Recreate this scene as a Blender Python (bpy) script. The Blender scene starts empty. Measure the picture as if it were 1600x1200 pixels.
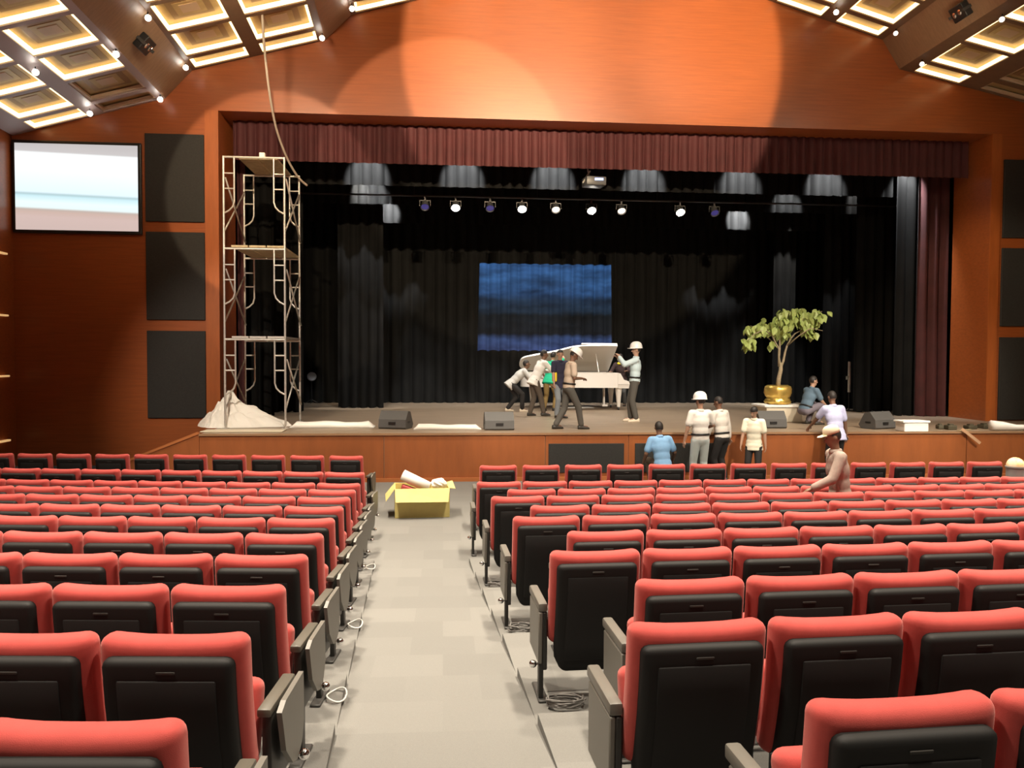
import bpy, bmesh, math, random
from mathutils import Vector, Matrix, noise
random.seed(7)
V = Vector
SC = bpy.context.scene
COL = SC.collection
R = math.radians

# ------------------------------------------------------------------ camera
F = 1250.0
YAW, PITCH, ROLL = R(4.9), math.atan(44 / F), 0.005
CAM = V((0, 0, 2.56))
FW = V((math.sin(YAW) * math.cos(PITCH), math.cos(YAW) * math.cos(PITCH), -math.sin(PITCH)))
_r0 = V((math.cos(YAW), -math.sin(YAW), 0))
_u0 = _r0.cross(FW)
RT = _r0 * math.cos(ROLL) + _u0 * math.sin(ROLL)
UP = _u0 * math.cos(ROLL) - _r0 * math.sin(ROLL)
cd = bpy.data.cameras.new('camera'); cam = bpy.data.objects.new('camera', cd); COL.objects.link(cam)
cd.sensor_width = 36; cd.lens = 36 * F / 1600; cd.clip_end = 200; cd.clip_start = 0.05
cam.matrix_world = Matrix(((RT.x, UP.x, -FW.x, CAM.x), (RT.y, UP.y, -FW.y, CAM.y), (RT.z, UP.z, -FW.z, CAM.z), (0, 0, 0, 1)))
SC.camera = cam

def ray(px, py): return FW + RT * ((px - 800) / F) - UP * ((py - 600) / F)
def at_y(px, py, Y):
    d = ray(px, py); return CAM + d * ((Y - CAM.y) / d.y)
def at_z(px, py, Z):
    d = ray(px, py); return CAM + d * ((Z - CAM.z) / d.z)
def x_at(px, Y, py=600): return at_y(px, py, Y).x
def z_at(px, py, Y): return at_y(px, py, Y).z
def hall(X, D, z=0): return V((_r0.x * X + math.sin(YAW) * D, _r0.y * X + math.cos(YAW) * D, z))   # camera-aligned plan frame to world

# ------------------------------------------------------------------ world, exposure
W = bpy.data.worlds.new('world'); SC.world = W; W.use_nodes = True
W.node_tree.nodes['Background'].inputs[0].default_value = (0.9, 0.75, 0.6, 1)
W.node_tree.nodes['Background'].inputs[1].default_value = 0.02
SC.view_settings.view_transform = 'Standard'; SC.view_settings.look = 'None'
SC.view_settings.gamma = 1; SC.view_settings.use_curve_mapping = False
SC.view_settings.exposure = 0.0

# ------------------------------------------------------------------ large lights: house downlights and front-of-house spots
def light(name, kind, loc, power, color=(1, .86, .68), target=None, size=.3, angle=60, blend=.4):
    l = bpy.data.lights.new(name, kind); l.energy = power; l.color = color
    if kind == 'AREA': l.shape = 'DISK'; l.size = size; l.spread = R(angle)
    else: l.shadow_soft_size = size
    if kind == 'SPOT': l.spot_size = R(angle); l.spot_blend = blend
    o = bpy.data.objects.new(name, l); COL.objects.link(o); o.location = loc
    if target is not None: o.rotation_euler = (V(target) - V(loc)).to_track_quat('-Z', 'Y').to_euler()
    return o
WY = 19.0        # proscenium wall plane
SY = 16.25       # stage front
SZ = .98         # stage level
HOUSE = 185
for iy, yy in enumerate((-1.5, 2, 5, 8, 11, 14)):
    for ix, xx in enumerate((-6.5, -2, 2.5, 7, 11.5)):
        zz = 9.0 - abs(xx - 3.5) * .14
        light('house_downlight', 'AREA', (xx, yy, zz), HOUSE * (.35 if xx < -5 and yy > 7 else .6 if yy > 13 else .15 if yy < 0 else .75 if yy < 3 else 1.15), (1, .87, .70), (xx, yy, 0), .45, 85)
WOODSPOT = 9500
for px, py, pw, an, bl in ((930, 95, 1.0, 46, .10), (1110, 70, .45, 26, .9), (820, 60, .4, 30, .9), (700, 250, .42, 30, .10), (430, 300, .42, 24, .10)):
    t = at_y(px, py, WY)
    light('wall_wash_spot', 'SPOT', (t.x * .8 + .7, WY - 11.0, 8.9), WOODSPOT * pw, (1, .78, .52), t, .06, an, bl)
light('pillar_spot', 'SPOT', (2.0, 9.0, 8.6), 5200, (1, .80, .55), at_y(1520, 500, WY + .5), .06, 22, .7)
for xx, tw in ((-4, 520), (10, 260)):      # low wall washers in the ceiling bays in front of the stage wall
    light('wall_washer', 'SPOT', (xx, WY - 5.0, 8.6), tw, (1, .8, .56), (xx, WY, 8.2), .2, 110, .9)
for xx, tx, pw in ((-4.5, -4.2, 1.1), (-1, 0, .9), (2.2, 2.8, 1.2), (6, 6, 1.1), (9, 9.0, 1.1), (11.5, 11.0, .9)):
    light('stage_front_spot', 'SPOT', (xx, 6.5, 8.8), 4300 * pw, (1, .88, .72), (tx, 19.5, 1.0), .12, 30, .7)

# ------------------------------------------------------------------ materials
MATS = {}
def mat(name, color, rough=.6, metal=0, emit=None, estr=0, var=0, vscale=4, bump=0, bscale=80, stretch=(1, 1, 1), coat=0, col2=None, spec=.5, croug=.15):
    if name in MATS: return MATS[name]
    m = bpy.data.materials.new(name); m.use_nodes = True; MATS[name] = m
    nt = m.node_tree; b = nt.nodes['Principled BSDF']
    b.inputs['Base Color'].default_value = (*color, 1); b.inputs['Roughness'].default_value = rough; b.inputs['Metallic'].default_value = metal
    b.inputs['Specular IOR Level'].default_value = spec
    if coat: b.inputs['Coat Weight'].default_value = coat; b.inputs['Coat Roughness'].default_value = croug
    if emit: b.inputs['Emission Color'].default_value = (*emit, 1); b.inputs['Emission Strength'].default_value = estr
    if var or bump or col2:
        tc = nt.nodes.new('ShaderNodeTexCoord'); mp = nt.nodes.new('ShaderNodeMapping'); mp.inputs['Scale'].default_value = stretch
        nt.links.new(tc.outputs['Object'], mp.inputs['Vector'])
    if var or col2:
        n = nt.nodes.new('ShaderNodeTexNoise'); n.inputs['Scale'].default_value = vscale; n.inputs['Detail'].default_value = 6; n.inputs['Roughness'].default_value = .65
        nt.links.new(mp.outputs[0], n.inputs['Vector'])
        r = nt.nodes.new('ShaderNodeValToRGB')
        c2 = col2 if col2 else tuple(c * (1 + var) for c in color); c1 = color if col2 else tuple(c * (1 - var) for c in color)
        r.color_ramp.elements[0].position = .3; r.color_ramp.elements[1].position = .7
        r.color_ramp.elements[0].color = (*c1, 1); r.color_ramp.elements[1].color = (*c2, 1)
        nt.links.new(n.outputs['Fac'], r.inputs[0]); nt.links.new(r.outputs[0], b.inputs['Base Color'])
    if bump:
        n2 = nt.nodes.new('ShaderNodeTexNoise'); n2.inputs['Scale'].default_value = bscale; n2.inputs['Detail'].default_value = 3
        nt.links.new(mp.outputs[0], n2.inputs['Vector'])
        bp = nt.nodes.new('ShaderNodeBump'); bp.inputs['Strength'].default_value = bump; bp.inputs['Distance'].default_value = .01
        nt.links.new(n2.outputs['Fac'], bp.inputs['Height']); nt.links.new(bp.outputs[0], b.inputs['Normal'])
    return m
wood = mat('orange_veneer', (.30, .076, .017), .42, var=.16, vscale=3, stretch=(.35, 3, 7), bump=.04, bscale=40, coat=.35, croug=.22)
woodp = mat('proscenium_veneer', (.36, .095, .02), .42, var=.14, vscale=3, stretch=(3, 3, .4), coat=.3, croug=.25)
stage_face = mat('stage_veneer', (.29, .085, .022), .45, var=.12, vscale=2.5, stretch=(2.5, 2, .4), coat=.2, croug=.3)
stage_wood = mat('stage_floor_wood', (.29, .22, .155), .42, var=.16, vscale=2.2, stretch=(.5, 2.5, 1), bump=.05)
trimwood = mat('trim_wood', (.42, .14, .045), .4)
acoust = mat('acoustic_cloth', (.020, .019, .017), .8, var=.25, vscale=30, bump=.2, bscale=250)
ceil_m = mat('ceiling_brown', (.15, .085, .045), .6, var=.12, vscale=5)
riser_m = mat('ceiling_riser_board', (.27, .17, .10), .55, var=.12, vscale=4, stretch=(1, 4, 1))
rib_lit_m = mat('ceiling_rib_screenlit', (.38, .31, .30), .5)  # brown rib paled to lavender grey, the screen's light put into its colour
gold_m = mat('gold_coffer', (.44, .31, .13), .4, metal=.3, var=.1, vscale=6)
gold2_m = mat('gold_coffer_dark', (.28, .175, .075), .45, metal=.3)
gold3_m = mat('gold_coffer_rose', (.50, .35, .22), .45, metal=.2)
glow_m = mat('warm_led', (1, .8, .5), .5, emit=(1, .76, .38), estr=2.7)
glowoff_m = mat('led_off', (.55, .42, .28), .5)
lamp_m = mat('lamp_white', (1, 1, 1), .5, emit=(1, .93, .82), estr=60)
lampdim_m = mat('lamp_dim', (1, 1, 1), .5, emit=(1, .85, .7), estr=2.0)
black_m = mat('black_paint', (.012, .012, .012), .45)
dkgrey_m = mat('dark_grey_plastic', (.045, .043, .04), .5)
drape_red = mat('maroon_velvet', (.05, .0085, .009), .85, var=.2, vscale=3)
drape_val = mat('maroon_velvet_pelmet', (.062, .011, .012), .8, var=.15, vscale=3)
drape_blk = mat('black_serge', (.006, .0059, .0056), .95, var=.25, vscale=2, spec=.15)
seat_red = mat('red_upholstery', (.42, .058, .050), .8, var=.08, vscale=14, bump=.12, bscale=400, spec=.25)
seat_blk = mat('black_seat_shell', (.0085, .0082, .008), .65, bump=.06, bscale=500, spec=.25)
seat_in = mat('black_seat_cloth', (.005, .0048, .0048), .85)
seat_tag = mat('grey_number_plate', (.045, .043, .04), .8, spec=.2)
arm_m = mat('olive_grey_arm', (.085, .078, .062), .42)
armd_m = mat('black_arm_side', (.016, .015, .013), .5)
tablet_m = mat('grey_tablet', (.125, .117, .10), .45)
chrome = mat('chrome', (.8, .8, .8), .15, metal=1)
steel = mat('galvanised_steel', (.62, .60, .55), .4, metal=.55, var=.1, vscale=20)
ply_m = mat('plywood', (.42, .33, .19), .7, var=.2, vscale=10)
white_m = mat('white_plastic_sheet', (.82, .79, .72), .55, bump=.25, bscale=14)
whitep = mat('white_gloss', (.80, .77, .72), .25, coat=.5)
foam_m = mat('white_foam', (.85, .83, .78), .7)
card_m = mat('yellow_cardboard', (.66, .55, .20), .75, var=.06, vscale=6)
paper_m = mat('white_paper', (.88, .87, .84), .6)
redcard = mat('red_card', (.38, .05, .05), .6)
gold_pot = mat('gold_lacquer', (.72, .50, .13), .32, metal=.75, bump=.15, bscale=12)
leaf_m = mat('leaf_green', (.27, .36, .07), .5, col2=(.50, .58, .22), vscale=8)
bark_m = mat('bark', (.30, .24, .15), .8, var=.2, vscale=20)
cream_m = mat('cream_board', (.62, .55, .42), .6)
cable_m = mat('grey_cable', (.16, .15, .14), .5)
cablew_m = mat('white_cable', (.8, .79, .75), .4)
rope_m = mat('pale_cord', (.42, .35, .28), .6)
skin_a = mat('skin_brown', (.20, .105, .065), .55)
skin_b = mat('skin_tan', (.42, .25, .17), .55)
hair_m = mat('black_hair', (.018, .014, .012), .6)
eye_m = mat('dark_eye', (.01, .008, .008), .3)
lip_m = mat('lip', (.16, .05, .04), .5)
helmet_m = mat('white_helmet', (.86, .85, .82), .3)

for m_ in (seat_red,):
    q_ = m_.node_tree.nodes['Principled BSDF']; q_.inputs['Sheen Weight'].default_value = .35; q_.inputs['Sheen Roughness'].default_value = .5; q_.inputs['Sheen Tint'].default_value = (1, .55, .5, 1)
# carpet with tile tone
def carpet():
    m = bpy.data.materials.new('grey_carpet'); m.use_nodes = True; nt = m.node_tree; b = nt.nodes['Principled BSDF']; b.inputs['Roughness'].default_value = .95; b.inputs['Specular IOR Level'].default_value = .2
    tc = nt.nodes.new('ShaderNodeTexCoord'); br = nt.nodes.new('ShaderNodeTexBrick')
    br.inputs['Scale'].default_value = 1; br.inputs['Brick Width'].default_value = .5; br.inputs['Row Height'].default_value = .5; br.inputs['Mortar Size'].default_value = 0
    br.inputs['Color1'].default_value = (.182, .178, .166, 1); br.inputs['Color2'].default_value = (.212, .207, .193, 1)
    nt.links.new(tc.outputs['Object'], br.inputs['Vector'])
    n = nt.nodes.new('ShaderNodeTexNoise'); n.inputs['Scale'].default_value = 220; n.inputs['Detail'].default_value = 2; nt.links.new(tc.outputs['Object'], n.inputs['Vector'])
    mx = nt.nodes.new('ShaderNodeMix'); mx.data_type = 'RGBA'; mx.blend_type = 'MULTIPLY'; mx.inputs[0].default_value = .35
    nt.links.new(br.outputs[0], mx.inputs[6]); nt.links.new(n.outputs['Fac'], mx.inputs[7]); nt.links.new(mx.outputs[2], b.inputs['Base Color'])
    bp = nt.nodes.new('ShaderNodeBump'); bp.inputs['Strength'].default_value = .3; bp.inputs['Distance'].default_value = .004
    nt.links.new(n.outputs['Fac'], bp.inputs['Height']); nt.links.new(bp.outputs[0], b.inputs['Normal'])
    return m
carpet_m = carpet()

# ------------------------------------------------------------------ mesh helpers
class MB:
    def __init__(s): s.v = []; s.f = []
    def add(s, vs, fs):
        n = len(s.v); s.v += [tuple(p) for p in vs]; s.f += [tuple(i + n for i in f) for f in fs]; return s
    def box(s, x0, x1, y0, y1, z0, z1, M=None):
        vs = [V((x, y, z)) for z in (z0, z1) for y in (y0, y1) for x in (x0, x1)]
        if M: vs = [M @ p for p in vs]
        return s.add(vs, [(0, 2, 3, 1), (4, 5, 7, 6), (0, 1, 5, 4), (2, 6, 7, 3), (0, 4, 6, 2), (1, 3, 7, 5)])
    def hexa(s, p):   # 8 points: bottom 4 ccw, top 4 ccw
        return s.add(p, [(3, 2, 1, 0), (4, 5, 6, 7), (0, 1, 5, 4), (1, 2, 6, 5), (2, 3, 7, 6), (3, 0, 4, 7)])
    def rbox(s, x0, x1, y0, y1, z0, z1, r=.02, seg=3, M=None, fn=None, cuts=0):
        bm = bmesh.new(); bmesh.ops.create_cube(bm, size=1)
        for v in bm.verts: v.co = V(((x0 + x1) / 2 + v.co.x * (x1 - x0), (y0 + y1) / 2 + v.co.y * (y1 - y0), (z0 + z1) / 2 + v.co.z * (z1 - z0)))
        bmesh.ops.bevel(bm, geom=list(bm.edges), offset=r, segments=seg, profile=.5, affect='EDGES')
        if cuts:
            for ax in (0, 2):
                lo, hi = ((x0, x1), 0, (z0, z1))[ax]
                for k in range(1, cuts + 1):
                    co = [0, 0, 0]; co[ax] = lo + (hi - lo) * k / (cuts + 1); no = [0, 0, 0]; no[ax] = 1
                    bmesh.ops.bisect_plane(bm, geom=list(bm.verts) + list(bm.edges) + list(bm.faces), plane_co=co, plane_no=no)
        bm.verts.index_update()
        vs = [v.co.copy() for v in bm.verts]
        if fn: vs = [fn(p) for p in vs]
        if M: vs = [M @ p for p in vs]
        s.add(vs, [[v.index for v in f.verts] for f in bm.faces]); bm.free(); return s
    def tube(s, pts, r, n=8, cap=True):
        pts = [V(p) for p in pts]; rs = r if isinstance(r, (list, tuple)) else [r] * len(pts)
        base = len(s.v); up = None; rings = []
        for i, p in enumerate(pts):
            d = (pts[min(i + 1, len(pts) - 1)] - pts[max(i - 1, 0)]).normalized()
            if up is None:
                up = V((0, 0, 1)) if abs(d.z) < .9 else V((1, 0, 0))
            a = d.cross(up).normalized(); b = a.cross(d).normalized(); up = b
            rings.append([p + (a * math.cos(2 * math.pi * k / n) + b * math.sin(2 * math.pi * k / n)) * rs[i] for k in range(n)])
        vs = [q for rg in rings for q in rg]; fs = []
        for i in range(len(pts) - 1):
            for k in range(n):
                fs.append((i * n + k, (i + 1) * n + k, (i + 1) * n + (k + 1) % n, i * n + (k + 1) % n))
        if cap: fs += [tuple(range(n)), tuple(range((len(pts) - 1) * n + n - 1, (len(pts) - 1) * n - 1, -1))]
        return s.add(vs, fs)
    def lathe(s, prof, n=20, M=None, wob=None):
        vs = []; fs = []
        for (r, z) in prof:
            for k in range(n):
                a = 2 * math.pi * k / n; rr = r * (wob(a, z) if wob else 1)
                vs.append(V((rr * math.cos(a), rr * math.sin(a), z)))
        for i in range(len(prof) - 1):
            for k in range(n): fs.append((i * n + k, i * n + (k + 1) % n, (i + 1) * n + (k + 1) % n, (i + 1) * n + k))
        fs += [tuple(range(n - 1, -1, -1)), tuple(range((len(prof) - 1) * n, len(prof) * n))]
        if M: vs = [M @ p for p in vs]
        return s.add(vs, fs)
    def ell(s, c, rad, axes=None, nu=14, nv=9):
        c = V(c); vs = []; fs = []
        X, Y, Z = axes if axes else (V((1, 0, 0)), V((0, 1, 0)), V((0, 0, 1)))
        for j in range(1, nv):
            t = math.pi * j / nv
            for k in range(nu):
                a = 2 * math.pi * k / nu
                vs.append(c + X * (rad[0] * math.sin(t) * math.cos(a)) + Y * (rad[1] * math.sin(t) * math.sin(a)) + Z * (rad[2] * math.cos(t)))
        top = len(vs); vs += [c + Z * rad[2], c - Z * rad[2]]
        for j in range(nv - 2):
            for k in range(nu): fs.append((j * nu + k, (j + 1) * nu + k, (j + 1) * nu + (k + 1) % nu, j * nu + (k + 1) % nu))
        for k in range(nu): fs += [(top, k, (k + 1) % nu), (top + 1, (nv - 2) * nu + (k + 1) % nu, (nv - 2) * nu + k)]
        return s.add(vs, fs)
    def caps(s, a, b, ra, rb, n=12):
        a, b = V(a), V(b); d = b - a; L = d.length
        if L < 1e-6: return s.ell(a, (ra, ra, ra))
        d /= L; pts = []; rs = []
        for t in (0, 30, 60): pts.append(a - d * (ra * math.cos(R(t)))); rs.append(max(ra * math.sin(R(t)), .0015))
        for k in range(0, 5): u = k / 4; pts.append(a + d * (L * u)); rs.append(ra + (rb - ra) * u)
        for t in (60, 30, 0): pts.append(b + d * (rb * math.cos(R(t)))); rs.append(max(rb * math.sin(R(t)), .0015))
        return s.tube(pts, rs, n)
    def prism(s, poly, y0, y1, M=None):   # poly in (x, z), extruded along y
        n = len(poly); vs = [V((x, y0, z)) for x, z in poly] + [V((x, y1, z)) for x, z in poly]
        if M: vs = [M @ p for p in vs]
        return s.add(vs, [tuple(range(n)), tuple(range(2 * n - 1, n - 1, -1))] + [(i, i + n, (i + 1) % n + n, (i + 1) % n) for i in range(n)])
    def mesh(s, name, smooth=False):
        me = bpy.data.meshes.new(name); me.from_pydata(s.v, [], s.f)
        bm = bmesh.new(); bm.from_mesh(me); bmesh.ops.recalc_face_normals(bm, faces=bm.faces); bm.to_mesh(me); bm.free()
        if smooth: me.polygons.foreach_set('use_smooth', [True] * len(me.polygons))
        return me
    def build(s, name, m, parent=None, smooth=False, auto=None):
        me = s.mesh(name, smooth or bool(auto)); me.materials.append(m)
        if auto: me.set_sharp_from_angle(angle=R(auto))
        return obj(name, me, parent)
def obj(name, me, parent=None):
    o = bpy.data.objects.new(name, me); COL.objects.link(o)
    if parent: o.parent = parent
    return o
def tag(o, label, cat, group=None):
    o['label'] = label; o['category'] = cat
    if group: o['group'] = group
    return o
def struct(o, label=None, cat=None):
    o['kind'] = 'structure'
    if label: o['label'] = label
    if cat: o['category'] = cat
    return o
def thing(name, label, cat, loc=(0, 0, 0), rz=0, group=None):
    o = bpy.data.objects.new(name, None); COL.objects.link(o); o.location = loc; o.rotation_euler = (0, 0, rz); o.empty_display_size = .1
    return tag(o, label, cat, group)
def copy_tree(o, parent=None):
    c = o.copy(); COL.objects.link(c); c.parent = parent
    for ch in o.children: copy_tree(ch, c)
    return c

# ------------------------------------------------------------------ setting: floors, walls
def zf(D): return max(0.0, .08 * (9.72 - D))
AX = V((math.sin(YAW - R(7.4)), math.cos(YAW - R(7.4)), 0))     # aisle / hall axis direction
def aisle_pt(X0, D): return X0 - .13 * D                       # lateral position along the aisle line
fl = MB()
DS = [-9 + i * .5 for i in range(39)] + [12, 14, 17.2]
for a, b in zip(DS[:-1], DS[1:]):
    vs = [hall(-16, a, zf(a)), hall(24, a, zf(a)), hall(24, b, zf(b)), hall(-16, b, zf(b))]
    fl.add(vs, [(0, 1, 2, 3)])
floor = struct(fl.build('floor', carpet_m), 'grey carpet floor with sloping centre aisle', 'floor')
floor.data.update()

OL, ORX = x_at(343, WY, 400), x_at(1545, WY, 400)
OT = (z_at(343, 170, WY) + z_at(1545, 212, WY)) / 2
XL, XR = x_at(21, WY, 400), 19.0
HT = 13.0
DEP = 1.45
w = MB().box(XL - .3, OL, WY, WY + DEP, 0, HT).box(ORX, XR, WY, WY + DEP, 0, HT).box(OL, ORX, WY, WY + DEP, OT, HT)
wf = struct(w.build('wall_front', wood), 'orange wood veneer proscenium wall around the stage opening', 'wall')
# paler pilaster strips beside the opening
MB().box(x_at(322, WY, 400), OL, WY - .035, WY - .001, SZ, OT).build('pilaster', woodp, wf)
MB().box(ORX, x_at(1560, WY, 400), WY - .035, WY - .001, SZ, OT).build('pilaster', woodp, wf)
for (xa, xb, rows) in ((229.5, 321, ((210, 347), (363, 500), (517, 653))), (1563, 1660, ((250, 372), (388, 510), (527, 656)))):
    for (ya, yb) in rows:
        xm = (xa + min(xb, 1600)) / 2
        MB().rbox(x_at(xa, WY, 450), x_at(xb, WY, 450), WY - .05, WY + .02, z_at(xm, yb, WY), z_at(xm, ya, WY), .012, 2).build('acoustic_panel', acoust, wf)
# side / back walls follow the hall axis
def wall_quad(name, p, d, L, z0, z1, t, m, label):
    q = p - d * L; n = V((d.y, -d.x, 0)) * t
    mb = MB().hexa([V((*a.xy, z0)) for a in (p, q, q + n, p + n)] + [V((*a.xy, z1)) for a in (p, q, q + n, p + n)])
    return struct(mb.build(name, m), label, 'wall')
wl = wall_quad('wall_left', V((XL, WY - .002, 0)), AX, 30, 0, HT, -.3, wood, 'orange veneer side wall left of the screen')
wr = wall_quad('wall_right', V((XR, WY - .002, 0)), V((0, 1, 0)), 30, 0, HT, .3, wood, 'orange veneer side wall beyond the right seat block')
struct(MB().box(-10, 19, -11.2, -11, 0, HT).build('wall_back', wood), 'wood veneer wall behind the audience', 'wall')

# stage
SXL = x_at(311, SY, 678)
st = MB().box(SXL, XR - .02, SY + .04, WY - .002, 0, SZ)
st.box(OL - 3.5, ORX + 4.5, WY + DEP + .002, 27.6, 0, SZ).box(OL + .002, ORX - .002, WY - .002, WY + DEP + .002, 0, SZ)
stage = struct(st.build('stage_floor', stage_wood), 'beige wooden stage floor behind the orange stage front', 'stage')
lip = MB().box(SXL, XR - .03, SY - .03, SY + .05, SZ - .035, SZ + .004)
lip.build('stage_nosing', mat('nosing', (.30, .17, .09), .4), stage)
xs = [SXL, x_at(600, SY, 700), x_at(852, SY, 700), x_at(982, SY, 700), x_at(1130, SY, 700), x_at(1310, SY, 700), x_at(1510, SY, 700), XR - .05]
for a, b in zip(xs[:-1], xs[1:]):
    MB().box(a + .006, b - .006, SY, SY + .038, .06, SZ - .037).build('fascia_panel', stage_face, stage)
MB().box(SXL, XR - .05, SY - .04, SY + .03, 0, .075).build('stage_skirting', trimwood, stage)
for pa, pb in ((857, 975), (992, 1128)):
    MB().rbox(x_at(pa, SY, 700), x_at(pb, SY, 700), SY - .02, SY + .01, .16, z_at(900, 693, SY), .01, 2).build('grille_panel', acoust, stage)
# steps at the stage end beside the scaffold, closed with a sloping stringer
z2 = z_at(228, 712, SY); x2 = x_at(228, SY, 712); sl = (SZ - z2) / (SXL - x2); xb = SXL - (SZ - .06) / sl
sp = MB().prism([(SXL, 0), (SXL, SZ), (SXL - .05, SZ), (xb, .08), (xb, 0)], SY, SY + .06)
sp.build('stair_stringer', stage_face, stage)
MB().prism([(SXL, SZ), (SXL, SZ + .035), (SXL - .06, SZ + .035), (xb - .05, .115), (xb - .05, .08)], SY - .02, SY + .08).build('stringer_cap', trimwood, stage)
for k in range(5):
    xa_ = SXL - (SXL - xb) * (k + 1) / 6; MB().box(xa_, SXL - .002 if k == 0 else xa_ + (SXL - xb) / 6 - .002, SY + .065, SY + 1.4, 0, SZ * (5 - k) / 6).build('stair_step', stage_wood, stage)
# stage house shell
struct(MB().box(OL - 3.6, ORX + 4.6, 27.6, 27.8, 0, 12.9).build('wall_stage_back', black_m), 'black stage rear wall behind the backdrop', 'wall')
struct(MB().box(OL - 3.8, OL - 3.6, WY + DEP, 27.8, 0, 12.9).build('wall_stage_left', black_m), 'black stage wing wall on the scaffold side', 'wall')
struct(MB().box(ORX + 4.6, ORX + 4.8, WY + DEP, 27.8, 0, 12.9).build('wall_stage_right', black_m), 'black stage wing wall on the tree side', 'wall')
struct(MB().box(OL - 3.8, ORX + 4.8, WY + DEP, 27.8, 12.9, 13.0).build('ceiling_stage', black_m), 'black loft above the stage', 'ceiling')

# ------------------------------------------------------------------ ceiling: stepped bays with lit coffers
def vpdir(px, py): return ray(px, py).normalized()
DL, DR, DC = vpdir(640, 555), vpdir(755, 520), vpdir(697, 552)
ceiling = struct(thing('ceiling', 'stepped brown ceiling with glowing gold coffers', 'ceiling'))
def fp(px, py): return at_y(px, py, WY - .01)
BAYS = [  # front-edge pixels, direction, [(column px range)], detailed
    ((20, 212), (258, 154), DL, [(57, 140), (164, 247)], 1),
    ((300, 110), (508, 63), DL, [(307, 391), (412, 497)], 1),
    ((548, 24), (770, -26), DL, [(556, 641), (662, 746)], 1),
    ((800, -62), (1010, -62), DC, [], 0),
    ((1040, -34), (1160, -12), DR, [], 0),
    ((1170, -10), (1379, 62), DR, [(1211, 1280), (1303, 1369)], 1),
    ((1405, 108), (1620, 166), DR, [(1425, 1495), (1526, 1597)], 1),
    ((1650, 215), (1800, 250), DR, [], 0),
]
ROWS = [(.08, .62), (.80, 1.98), (2.12, 3.30), (3.44, 4.62), (4.76, 5.94)]    # distance from the front wall
LEN = 30.0
def bay_pt(b, px, s, lift=0):
    (x0, y0), (x1, y1), d, _, _ = b
    t = (px - x0) / (x1 - x0); a, c = fp(x0, y0), fp(x1, y1)
    # interpolate so that the column lands on the pixel: intersect column ray with the edge line by x
    xx = fp(px, y0 + (y1 - y0) * t).x; u = (xx - a.x) / (c.x - a.x)
    n = (c - a).cross(-d).normalized()
    if n.z < 0: n = -n
    return a + (c - a) * u - d * (s / d.y) + n * lift
def slab(b, pa, pb, s0, s1, l0, l1):
    q = [bay_pt(b, p, s, l) for l in (l0, l1) for (p, s) in ((pa, s0), (pb, s0), (pb, s1), (pa, s1))]
    return MB().hexa(q)
for bi, b in enumerate(BAYS):
    x0, x1 = b[0][0], b[1][0]
    slab(b, x0, x1, 0, LEN, .16, .24).build('bay_board', ceil_m, ceiling)
    if not b[4]:
        slab(b, x0, x1, 0, LEN, .0, .155).build('ceiling_rib', ceil_m, ceiling); continue
    cols = b[3]; edges = [x0] + [e for c in cols for e in c] + [x1]
    rm = rib_lit_m if bi == 0 else ceil_m  # only the bay above the screen gets ribs coloured as lit by it
    for k in range(0, len(edges), 2):
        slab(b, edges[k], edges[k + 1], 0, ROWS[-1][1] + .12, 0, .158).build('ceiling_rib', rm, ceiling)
    slab(b, x0, x1, ROWS[-1][1] + .12, LEN, 0, .158).build('ceiling_rib', ceil_m, ceiling)
    for ci, (ca, cb) in enumerate(cols):
        prev = 0
        for ri, (s0, s1) in enumerate(ROWS):
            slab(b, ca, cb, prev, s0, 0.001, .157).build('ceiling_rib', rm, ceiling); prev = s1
            w_ = cb - ca; sd = s1 - s0
            co = slab(b, ca, cb, s0, s1, .125, .155).build('coffer_panel', gold_m, ceiling)
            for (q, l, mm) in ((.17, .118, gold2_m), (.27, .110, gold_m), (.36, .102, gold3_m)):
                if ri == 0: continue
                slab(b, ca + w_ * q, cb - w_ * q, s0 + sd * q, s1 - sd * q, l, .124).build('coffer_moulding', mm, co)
            lit = not ((bi == 0 and ci == 1 and ri < 2) or (bi == 6 and ci == 1 and ri < 2))
            t = .065; tp = w_ * .045; ring = MB()
            for (pa, pb, sa, sb) in ((ca, cb, s0, s0 + t), (ca, ca + tp, s0 + t, s1), (cb - tp, cb, s0 + t, s1)):
                q = slab(b, pa, pb, sa, sb, .03, .10); ring.add(q.v, q.f)
            ring.build('led_strip', glow_m if lit else glowoff_m, ceiling)
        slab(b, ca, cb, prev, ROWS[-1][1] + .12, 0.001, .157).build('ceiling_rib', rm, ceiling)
for a, b in zip(BAYS[:-1], BAYS[1:]):     # sloping riser boards between the bays
    p, q = bay_pt(a, a[1][0], 0), bay_pt(b, b[0][0], 0)
    p2, q2 = bay_pt(a, a[1][0], LEN), bay_pt(b, b[0][0], LEN)
    up = V((0, 0, .06))
    MB().hexa([p, q, q2, p2, p + up, q + up, q2 + up, p2 + up]).build('riser_board', riser_m, ceiling)
# closing roof above
struct(MB().box(-14, 24, -11.4, WY, 13.0, 13.1).build('ceiling_roof', ceil_m), 'plain roof deck above the ceiling bays', 'ceiling')

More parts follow.
